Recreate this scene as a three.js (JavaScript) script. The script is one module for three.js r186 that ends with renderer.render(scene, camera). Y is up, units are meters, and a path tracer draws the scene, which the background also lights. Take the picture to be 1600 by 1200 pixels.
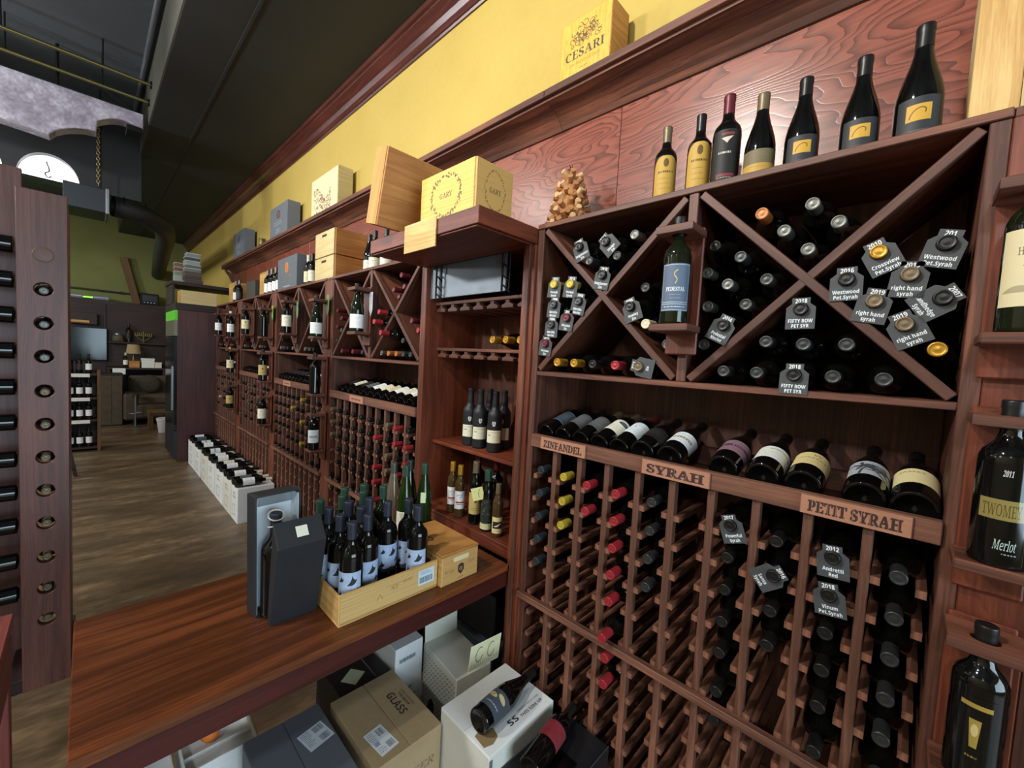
import * as THREE from 'three';
import { mergeGeometries } from 'three/addons/utils/BufferGeometryUtils.js';
import { RectAreaLightUniformsLib } from 'three/addons/lights/RectAreaLightUniformsLib.js';

// ---------------------------------------------------------------- camera, sky, light, exposure
const renderer = new THREE.WebGLRenderer({ antialias: true });
renderer.toneMapping = THREE.LinearToneMapping;
renderer.toneMappingExposure = 1.0;
renderer.shadowMap.enabled = true;
RectAreaLightUniformsLib.init();
const scene = new THREE.Scene();
scene.background = new THREE.Color(0.62, 0.78, 1.0);
scene.backgroundIntensity = 0.5;
const camera = new THREE.PerspectiveCamera(86.07, 4 / 3, 0.05, 60);
camera.rotation.order = 'YXZ';
camera.position.set(0, 1.625, 0);
camera.rotation.set(-0.05754, -0.80118, 0.05389);
scene.add(camera);
// daylight through the shop-front window behind the photographer (the window itself is built below)
const daylight = new THREE.RectAreaLight(new THREE.Color(0.66, 0.85, 1.0), 8.2, 3.4, 2.3);
daylight.position.set(0.0, 1.65, 3.93);
daylight.lookAt(0.0, 1.65, 0);
scene.add(daylight);
// unseen spotlights placed to light the yellow wall, the last added as lounge fill: [x, y, z, aim x, aim y, aim z, intensity]
const UNSEEN_SPOTS = [[-1.0, 3.62, -1.2, 1.63, 2.75, -1.0, 23], [-1.0, 3.62, -3.6, 1.63, 2.75, -3.6, 15], [-1.0, 3.62, -6.0, 1.63, 2.75, -6.0, 11], [-2.4, 3.62, -9.4, 0.6, 0.6, -10.8, 6]];

// globe lamps added as ambient fill, out of view on the left: [x, y, z, intensity]
const FILL_GLOBES = [[-2.5, 3.25, 0.4, 9], [-2.5, 3.25, -2.6, 22], [-2.7, 3.25, -5.6, 18], [-2.9, 2.85, -8.8, 11]];

// ---------------------------------------------------------------- helpers
let seed = 7;
const rnd = () => { seed |= 0; seed = (seed + 0x6D2B79F5) | 0; let t = Math.imul(seed ^ (seed >>> 15), 1 | seed); t = (t + Math.imul(t ^ (t >>> 7), 61 | t)) ^ t; return ((t ^ (t >>> 14)) >>> 0) / 4294967296; };
const R = (a, b) => a + (b - a) * rnd();
const taken = {};
const numbered = (n) => { const k = taken[n] = (taken[n] ?? -1) + 1; return k ? `${n}_${String(k).padStart(3, '0')}` : n; };
function part(name, geo, mat, parent, x = 0, y = 0, z = 0) {
  const m = new THREE.Mesh(geo, mat); m.name = name; m.position.set(x, y, z); m.castShadow = m.receiveShadow = true; parent.add(m); return m;
}
function thing(name, label, category, pos = [0, 0, 0], group, turn = 0) {
  const o = new THREE.Group(); o.name = numbered(name); o.position.set(...pos); o.rotation.y = turn;
  o.userData = { label, category }; if (group) o.userData.group = group; scene.add(o); return o;
}
function single(name, label, category, geo, mat, pos = [0, 0, 0], group) {
  const m = part(numbered(name), geo, mat, scene, ...pos); m.userData = { label, category }; if (group) m.userData.group = group; return m;
}
function struct(name, geo, mat, pos = [0, 0, 0]) { const m = part(name, geo, mat, scene, ...pos); m.userData = { kind: 'structure' }; return m; }
// uv in metres by the dominant normal; the grain runs along the given axis
function metres(geo, grain = 'x', off = 0) {
  const g = geo.index ? geo.toNonIndexed() : geo; g.computeVertexNormals();
  const p = g.attributes.position, n = g.attributes.normal, uv = new Float32Array(p.count * 2), ax = { x: 0, y: 1, z: 2 }[grain];
  for (let i = 0; i < p.count; i += 3) {
    const nn = [0, 0, 0]; for (let k = 0; k < 3; k++) { nn[0] += n.getX(i + k); nn[1] += n.getY(i + k); nn[2] += n.getZ(i + k); }
    const a = nn.map(Math.abs), dom = a[0] >= a[1] && a[0] >= a[2] ? 0 : a[1] >= a[2] ? 1 : 2;
    for (let k = 0; k < 3; k++) {
      const c = [p.getX(i + k), p.getY(i + k), p.getZ(i + k)];
      const o = [0, 1, 2].filter((q) => q !== dom);
      const u = o.includes(ax) ? ax : o[0], v = o.find((q) => q !== u);
      uv[(i + k) * 2] = c[u] + off; uv[(i + k) * 2 + 1] = c[v] + off * 0.37 + (dom === ax ? 0 : dom * 0.13);
    }
  }
  g.setAttribute('uv', new THREE.BufferAttribute(uv, 2)); return g;
}
// a board with chamfered edges
function board(w, h, d, grain, c = 0.002) {
  grain ??= w >= h && w >= d ? 'x' : h >= d ? 'y' : 'z';
  c = Math.min(c, w / 3, h / 3, d / 3);
  const s = [w / 2, h / 2, d / 2], P = [], tri = (a, b, e) => P.push(...a, ...b, ...e), quad = (a, b, e, f, n) => {
    const u = [b[0] - a[0], b[1] - a[1], b[2] - a[2]], v = [e[0] - a[0], e[1] - a[1], e[2] - a[2]];
    const x = [u[1] * v[2] - u[2] * v[1], u[2] * v[0] - u[0] * v[2], u[0] * v[1] - u[1] * v[0]];
    if (x[0] * n[0] + x[1] * n[1] + x[2] * n[2] > 0) { tri(a, b, e); tri(a, e, f); } else { tri(a, e, b); tri(a, f, e); }
  };
  const pt = (ax, sg, o1, v1, o2, v2) => { const q = [0, 0, 0]; q[ax] = sg; q[o1] = v1; q[o2] = v2; return q; };
  for (let ax = 0; ax < 3; ax++) for (const sg of [-1, 1]) {
    const o1 = (ax + 1) % 3, o2 = (ax + 2) % 3, a = s[o1] - c, b = s[o2] - c, n = [0, 0, 0]; n[ax] = sg;
    quad(...[[-1, -1], [1, -1], [1, 1], [-1, 1]].map(([i, j]) => pt(ax, sg * s[ax], o1, i * a, o2, j * b)), n);
  }
  for (let ax = 0; ax < 3; ax++) { const o1 = (ax + 1) % 3, o2 = (ax + 2) % 3, l = s[ax] - c;
    for (const i of [-1, 1]) for (const j of [-1, 1]) { const n = [0, 0, 0]; n[o1] = i; n[o2] = j;
      quad(pt(ax, -l, o1, i * s[o1], o2, j * (s[o2] - c)), pt(ax, l, o1, i * s[o1], o2, j * (s[o2] - c)), pt(ax, l, o1, i * (s[o1] - c), o2, j * s[o2]), pt(ax, -l, o1, i * (s[o1] - c), o2, j * s[o2]), n); } }
  for (const i of [-1, 1]) for (const j of [-1, 1]) for (const k of [-1, 1]) {
    const a = [i * s[0], j * (s[1] - c), k * (s[2] - c)], b = [i * (s[0] - c), j * s[1], k * (s[2] - c)], e = [i * (s[0] - c), j * (s[1] - c), k * s[2]];
    if (i * j * k > 0) tri(a, b, e); else tri(a, e, b);
  }
  const g = new THREE.BufferGeometry(); g.setAttribute('position', new THREE.BufferAttribute(new Float32Array(P), 3));
  return metres(g, grain, (w * 7.3 + h * 3.1 + d * 5.7) % 1);
}
// a board given by its two corners, added as a part in world coordinates
const span = (name, mat, parent, x0, x1, y0, y1, z0, z1, grain, c) => part(name, board(Math.abs(x1 - x0), Math.abs(y1 - y0), Math.abs(z1 - z0), grain, c), mat, parent, (x0 + x1) / 2 - parent.position.x, (y0 + y1) / 2 - parent.position.y, (z0 + z1) / 2 - parent.position.z);
const prism = (pts, depth, bevel = 0) => { const g = new THREE.ExtrudeGeometry(new THREE.Shape(pts.map(([x, y]) => new THREE.Vector2(x, y))), { depth, bevelEnabled: bevel > 0, bevelSize: bevel, bevelThickness: bevel, bevelSegments: 1 }); g.translate(0, 0, -depth / 2); return g; };
const lathe = (pts, seg = 28) => new THREE.LatheGeometry(pts.map(([r, y]) => new THREE.Vector2(r, y)), seg);
const cyl = (r, h, seg = 20) => lathe([[0, 0], [r * 0.96, 0], [r, r * 0.04], [r, h - r * 0.04], [r * 0.96, h], [0, h]], seg);
const tube = (pts, r, seg = 24, rs = 8) => new THREE.TubeGeometry(new THREE.CatmullRomCurve3(pts.map((p) => new THREE.Vector3(...p))), seg, r, rs);

// ---------------------------------------------------------------- procedural textures
function lattice(n) { const a = new Float32Array(n * n); for (let i = 0; i < n * n; i++) a[i] = rnd(); return (x, y, px, py) => { const xi = Math.floor(x), yi = Math.floor(y), fx = x - xi, fy = y - yi, s = fx * fx * (3 - 2 * fx), t = fy * fy * (3 - 2 * fy); const w = (i, p) => ((i % p) + p) % p; const q = (i, j) => a[(w(i, px) % n) * n + (w(j, py) % n)]; return (q(xi, yi) * (1 - s) + q(xi + 1, yi) * s) * (1 - t) + (q(xi, yi + 1) * (1 - s) + q(xi + 1, yi + 1) * s) * t; }; }
const noise = lattice(256);
function tex(w, h, mu, mv, fn, srgb = true) { // fn(u, v in 0..1) -> [r, g, b] 0..255
  const d = new Uint8Array(w * h * 4);
  for (let j = 0; j < h; j++) for (let i = 0; i < w; i++) { const c = fn(i / w, j / h), k = (j * w + i) * 4; d[k] = c[0]; d[k + 1] = c[1]; d[k + 2] = c[2]; d[k + 3] = 255; }
  const t = new THREE.DataTexture(d, w, h); t.wrapS = t.wrapT = THREE.RepeatWrapping; t.magFilter = THREE.LinearFilter; t.minFilter = THREE.LinearMipmapLinearFilter; t.generateMipmaps = true;
  if (srgb) t.colorSpace = THREE.SRGBColorSpace; t.repeat.set(1 / mu, 1 / mv); t.needsUpdate = true; return t;
}
const mix = (a, b, t) => { t = Math.max(0, Math.min(1, t)); return [a[0] + (b[0] - a[0]) * t, a[1] + (b[1] - a[1]) * t, a[2] + (b[2] - a[2]) * t]; };
const hex = (s) => [parseInt(s.slice(1, 3), 16), parseInt(s.slice(3, 5), 16), parseInt(s.slice(5, 7), 16)];
function woodTex(a, b, strength = 1, mu = 1.2, mv = 0.4) { // straight grain along u
  const A = hex(a), B = hex(b), o = Math.floor(rnd() * 200);
  return tex(1024, 512, mu, mv, (u, v) => {
    const wob = noise(u * 4 + o, v * 4, 4, 4) * 0.10;
    const f = noise(u * 3, (v + wob) * 26 + o, 3, 26) * 0.55 + noise(u * 6, (v + wob * 0.5) * 90, 6, 90) * 0.35 + noise(u * 40, v * 220, 40, 220) * 0.25;
    const blotch = noise(u * 5, v * 3 + o, 5, 3) * 0.35;
    return mix(A, B, (f - 0.33 + blotch - 0.17) * strength * 1.5 + 0.2);
  });
}
function plyTex(a, b) { // rotary-cut plywood: flowing contour figure
  const A = hex(a), B = hex(b);
  return tex(2048, 1024, 2.4, 1.2, (u, v) => {
    const q = noise(u * 5, v * 12, 5, 12) * 1.0 + noise(u * 11 + 31, v * 26, 11, 26) * 0.4 + noise(u * 34, v * 70, 34, 70) * 0.09;
    const band = q * 8 + v * 22; const f = band - Math.floor(band);
    const line = Math.pow(f, 3) * 1.0, fine = noise(u * 30, v * 260, 30, 260);
    return mix(A, B, line * 0.9 + fine * 0.28 - 0.05);
  });
}
function speckTex(a, b, c, mu, mv, fx, fy) {
  const A = hex(a), B = hex(b), C = hex(c);
  return tex(1024, 1024, mu, mv, (u, v) => {
    const n1 = noise(u * fx, v * fy, fx, fy), n2 = noise(u * fx * 3 + 9, v * fy * 3, fx * 3, fy * 3), n3 = noise(u * fx * 9, v * fy * 8, fx * 9, fy * 8);
    const t = n1 * 0.5 + n2 * 0.32 + n3 * 0.3;
    return t < 0.55 ? mix(A, B, t / 0.55) : mix(B, C, (t - 0.55) * 2.6);
  });
}
function paperTex(a, amt = 8, m = 0.5) { const A = hex(a); return tex(256, 256, m, m, (u, v) => { const n = (noise(u * 6, v * 6, 6, 6) + noise(u * 60, v * 60, 60, 60) * 0.6 - 0.8) * amt; return [A[0] + n, A[1] + n, A[2] + n].map((x) => Math.max(0, Math.min(255, x))); }); }
const std = (o) => new THREE.MeshStandardMaterial(o), phy = (o) => new THREE.MeshPhysicalMaterial(o);
const wood = (a, b, r, s, mu, mv, extra = {}) => { const t = woodTex(a, b, s, mu, mv); return std({ map: t, roughness: r, bumpMap: t, bumpScale: 0.0004, ...extra }); };
const M = {
  cab: wood('#804d37', '#48291d', 0.55, 1),
  rack: wood('#8b5b45', '#563628', 0.6, 1),
  red: wood('#8a442a', '#592816', 0.45, 0.9, 1.2, 0.5),
  counter: wood('#8a4b28', '#522a14', 0.33, 1.2, 1.6, 0.5),
  apron: wood('#57231c', '#3a1512', 0.35, 0.8),
  dark: wood('#38231f', '#201311', 0.62, 0.8),
  pine: wood('#cfa75c', '#ac7b38', 0.6, 0.8, 0.9, 0.3),
  pineB: wood('#dcb878', '#b98c4c', 0.62, 0.8, 0.7, 0.22),
  pinePale: wood('#d3c28e', '#b8a26c', 0.65, 0.6, 0.9, 0.3),
  cigar: wood('#c98f4c', '#9d6630', 0.5, 0.8, 0.6, 0.2),
  ply: (() => { const t = plyTex('#8c4d3b', '#52271c'); return std({ map: t, roughness: 0.3, bumpMap: t, bumpScale: 0.0009 }); })(),
  moulding: wood('#5b3028', '#3a1c17', 0.22, 0.6),
  yellow: std({ map: paperTex('#b9a050', 5, 1.3), roughness: 0.75 }),
  green: std({ map: paperTex('#6f713e', 7, 1.3), roughness: 0.8 }),
  black: std({ map: paperTex('#191b1c', 6, 1.7), roughness: 0.6 }),
  ceil: std({ map: paperTex('#3f4447', 5, 1.7), roughness: 0.7 }),
  olive: std({ map: paperTex('#3f3f37', 6, 1.7), roughness: 0.6 }),
  wallPlain: std({ map: paperTex('#8d8468', 5, 1.3), roughness: 0.8 }),
  floor: (() => { const t = speckTex('#46392a', '#69563f', '#93795a', 1.9, 1.5, 6, 15); return std({ map: t, roughness: 0.36, bumpMap: t, bumpScale: 0.0006 }); })(),
  metal: std({ color: '#8d9398', metalness: 0.9, roughness: 0.4 }),
  steelDark: std({ color: '#3b3f44', metalness: 0.7, roughness: 0.45 }),
  brass: std({ color: '#6e6540', metalness: 0.8, roughness: 0.4 }),
  iron: std({ color: '#151515', metalness: 0.5, roughness: 0.4 }),
  glass: phy({ color: '#0a0a09', roughness: 0.07, ior: 1.52 }),
  glassGreen: phy({ color: '#12180c', roughness: 0.06, ior: 1.52 }),
  hock: phy({ color: '#3c5a22', roughness: 0.05, ior: 1.5, transmission: 0.75, thickness: 0.03, attenuationColor: new THREE.Color('#4a6a20'), attenuationDistance: 0.05 }),
  clear: phy({ color: '#e8e2c8', roughness: 0.04, ior: 1.48, transmission: 0.9, thickness: 0.02, attenuationColor: new THREE.Color('#c8b070'), attenuationDistance: 0.2 }),
  rose: phy({ color: '#5a4426', roughness: 0.06, ior: 1.5, transmission: 0.4, thickness: 0.03 }),
  portGlass: std({ color: '#15171a', roughness: 0.5 }),
  white: std({ map: paperTex('#e3e5e3', 6), roughness: 0.75 }),
  whiteB: std({ map: paperTex('#dcdbcd', 6), roughness: 0.75 }),
  kraft: std({ map: paperTex('#a58e6a', 9), roughness: 0.8 }),
  kraftEdge: std({ map: paperTex('#8f7650', 9), roughness: 0.85 }),
  slate: std({ map: paperTex('#656b74', 5), roughness: 0.6 }),
  greyBox: std({ map: paperTex('#5f666b', 5), roughness: 0.6 }),
  blackBox: std({ map: paperTex('#191a1d', 4), roughness: 0.42 }),
  giftBox: std({ map: paperTex('#26292d', 4, 0.2), roughness: 0.5 }),
  lining: std({ map: paperTex('#dfe8ec', 5, 0.2), roughness: 0.35 }),
  cord: std({ color: '#c8c4b8', roughness: 0.7 }),
  sofa: std({ map: paperTex('#4b4234', 9, 0.3), roughness: 0.95 }),
  bag: std({ color: '#d9d5d2', roughness: 0.6 }),
  shade: phy({ color: '#b9a37a', roughness: 0.9, transmission: 0.25, thickness: 0 }),
  cork: wood('#c08a58', '#9a6638', 0.85, 1, 0.1, 0.06),
  corkEnd: std({ map: paperTex('#d2a878', 14, 0.05), roughness: 0.9 }),
  plaster: (() => { const t = speckTex('#6f6672', '#9a93a2', '#c4c2cc', 1.3, 1.3, 9, 9); return std({ map: t, roughness: 0.85, bumpMap: t, bumpScale: 0.004 }); })(),
  hookRack: wood('#7a4c40', '#4e2f28', 0.45, 0.8),
  fridgeSide: wood('#54302a', '#361b18', 0.5, 0.7),
  timber: wood('#75562f', '#523a1e', 0.7, 0.8),
  steelPanel: std({ map: paperTex('#7d868e', 8, 0.3), metalness: 0.55, roughness: 0.42 }),
  pink: wood('#9a5148', '#743830', 0.5, 0.6),
};
const foil = (c, r = 0.35, m = 0.25) => std({ color: c, roughness: r, metalness: m });
const CAP = { dark: foil('#1b1a18'), grey: foil('#3c3e3e', 0.34, 0.5), blue: foil('#363d41', 0.32, 0.4), yellow: foil('#b8a238', 0.4), red: foil('#9d2a32', 0.4), gold: foil('#b98a2c', 0.32, 0.5), orange: foil('#a8642e', 0.4), green: foil('#2f4f40', 0.4), silver: foil('#62635d', 0.36, 0.6), slate: foil('#2e3340', 0.42), wine: foil('#5e2028', 0.4), cream: foil('#d6cdb0', 0.5, 0), port: foil('#16181b', 0.5), taupe: foil('#6e6048', 0.4, 0.3) };

// ---------------------------------------------------------------- lettering and print atlases (8 x 8 cells of 256 px)
const atlases = [];
function cell(draw) {
  let a = atlases[atlases.length - 1];
  if (!a || a.n >= 64) { const cv = document.createElement('canvas'); cv.width = cv.height = 2048; const t = new THREE.CanvasTexture(cv); t.colorSpace = THREE.SRGBColorSpace; t.anisotropy = 8; a = { cv, ctx: cv.getContext('2d'), t, n: 0, mat: std({ map: t, roughness: 0.6 }), matGloss: std({ map: t, roughness: 0.1 }) }; atlases.push(a); }
  const i = a.n % 8, j = Math.floor(a.n / 8); a.n++;
  const c = a.ctx; c.save(); c.beginPath(); c.rect(i * 256, j * 256, 256, 256); c.clip(); c.translate(i * 256, j * 256); draw(c); c.restore();
  const e = 1.5 / 2048;
  return { mat: a.mat, gloss: a.matGloss, rect: [i / 8 + e, 1 - (j + 1) / 8 + e, 1 / 8 - 2 * e, 1 / 8 - 2 * e] };
}
function intoCell(geo, cl) { const uv = geo.attributes.uv, [x, y, w, h] = cl.rect; for (let i = 0; i < uv.count; i++) uv.setXY(i, x + Math.min(1, Math.max(0, uv.getX(i))) * w, y + Math.min(1, Math.max(0, uv.getY(i))) * h); return geo; }
const text = (c, s, x, y, size, color, font = 'serif', weight = '', max = 240) => { c.fillStyle = color; c.font = `${weight} ${size}px ${font}`.trim(); c.textAlign = 'center'; c.textBaseline = 'middle'; const w = c.measureText(s).width; c.save(); c.translate(x, y); if (w > max) c.scale(max / w, 1); c.fillText(s, 0, 0); c.restore(); };
const fill = (c, col) => { c.fillStyle = col; c.fillRect(0, 0, 256, 256); };
const scribble = (c, x0, y0, w, n, lh, col, th = 3) => { c.fillStyle = col; for (let i = 0; i < n; i++) { let x = x0 + R(0, w * 0.1); const end = x0 + w * R(0.7, 1); while (x < end) { const l = R(4, 16); c.fillRect(x, y0 + i * lh, Math.min(l, end - x), th); x += l + R(3, 7); } } };
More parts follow.
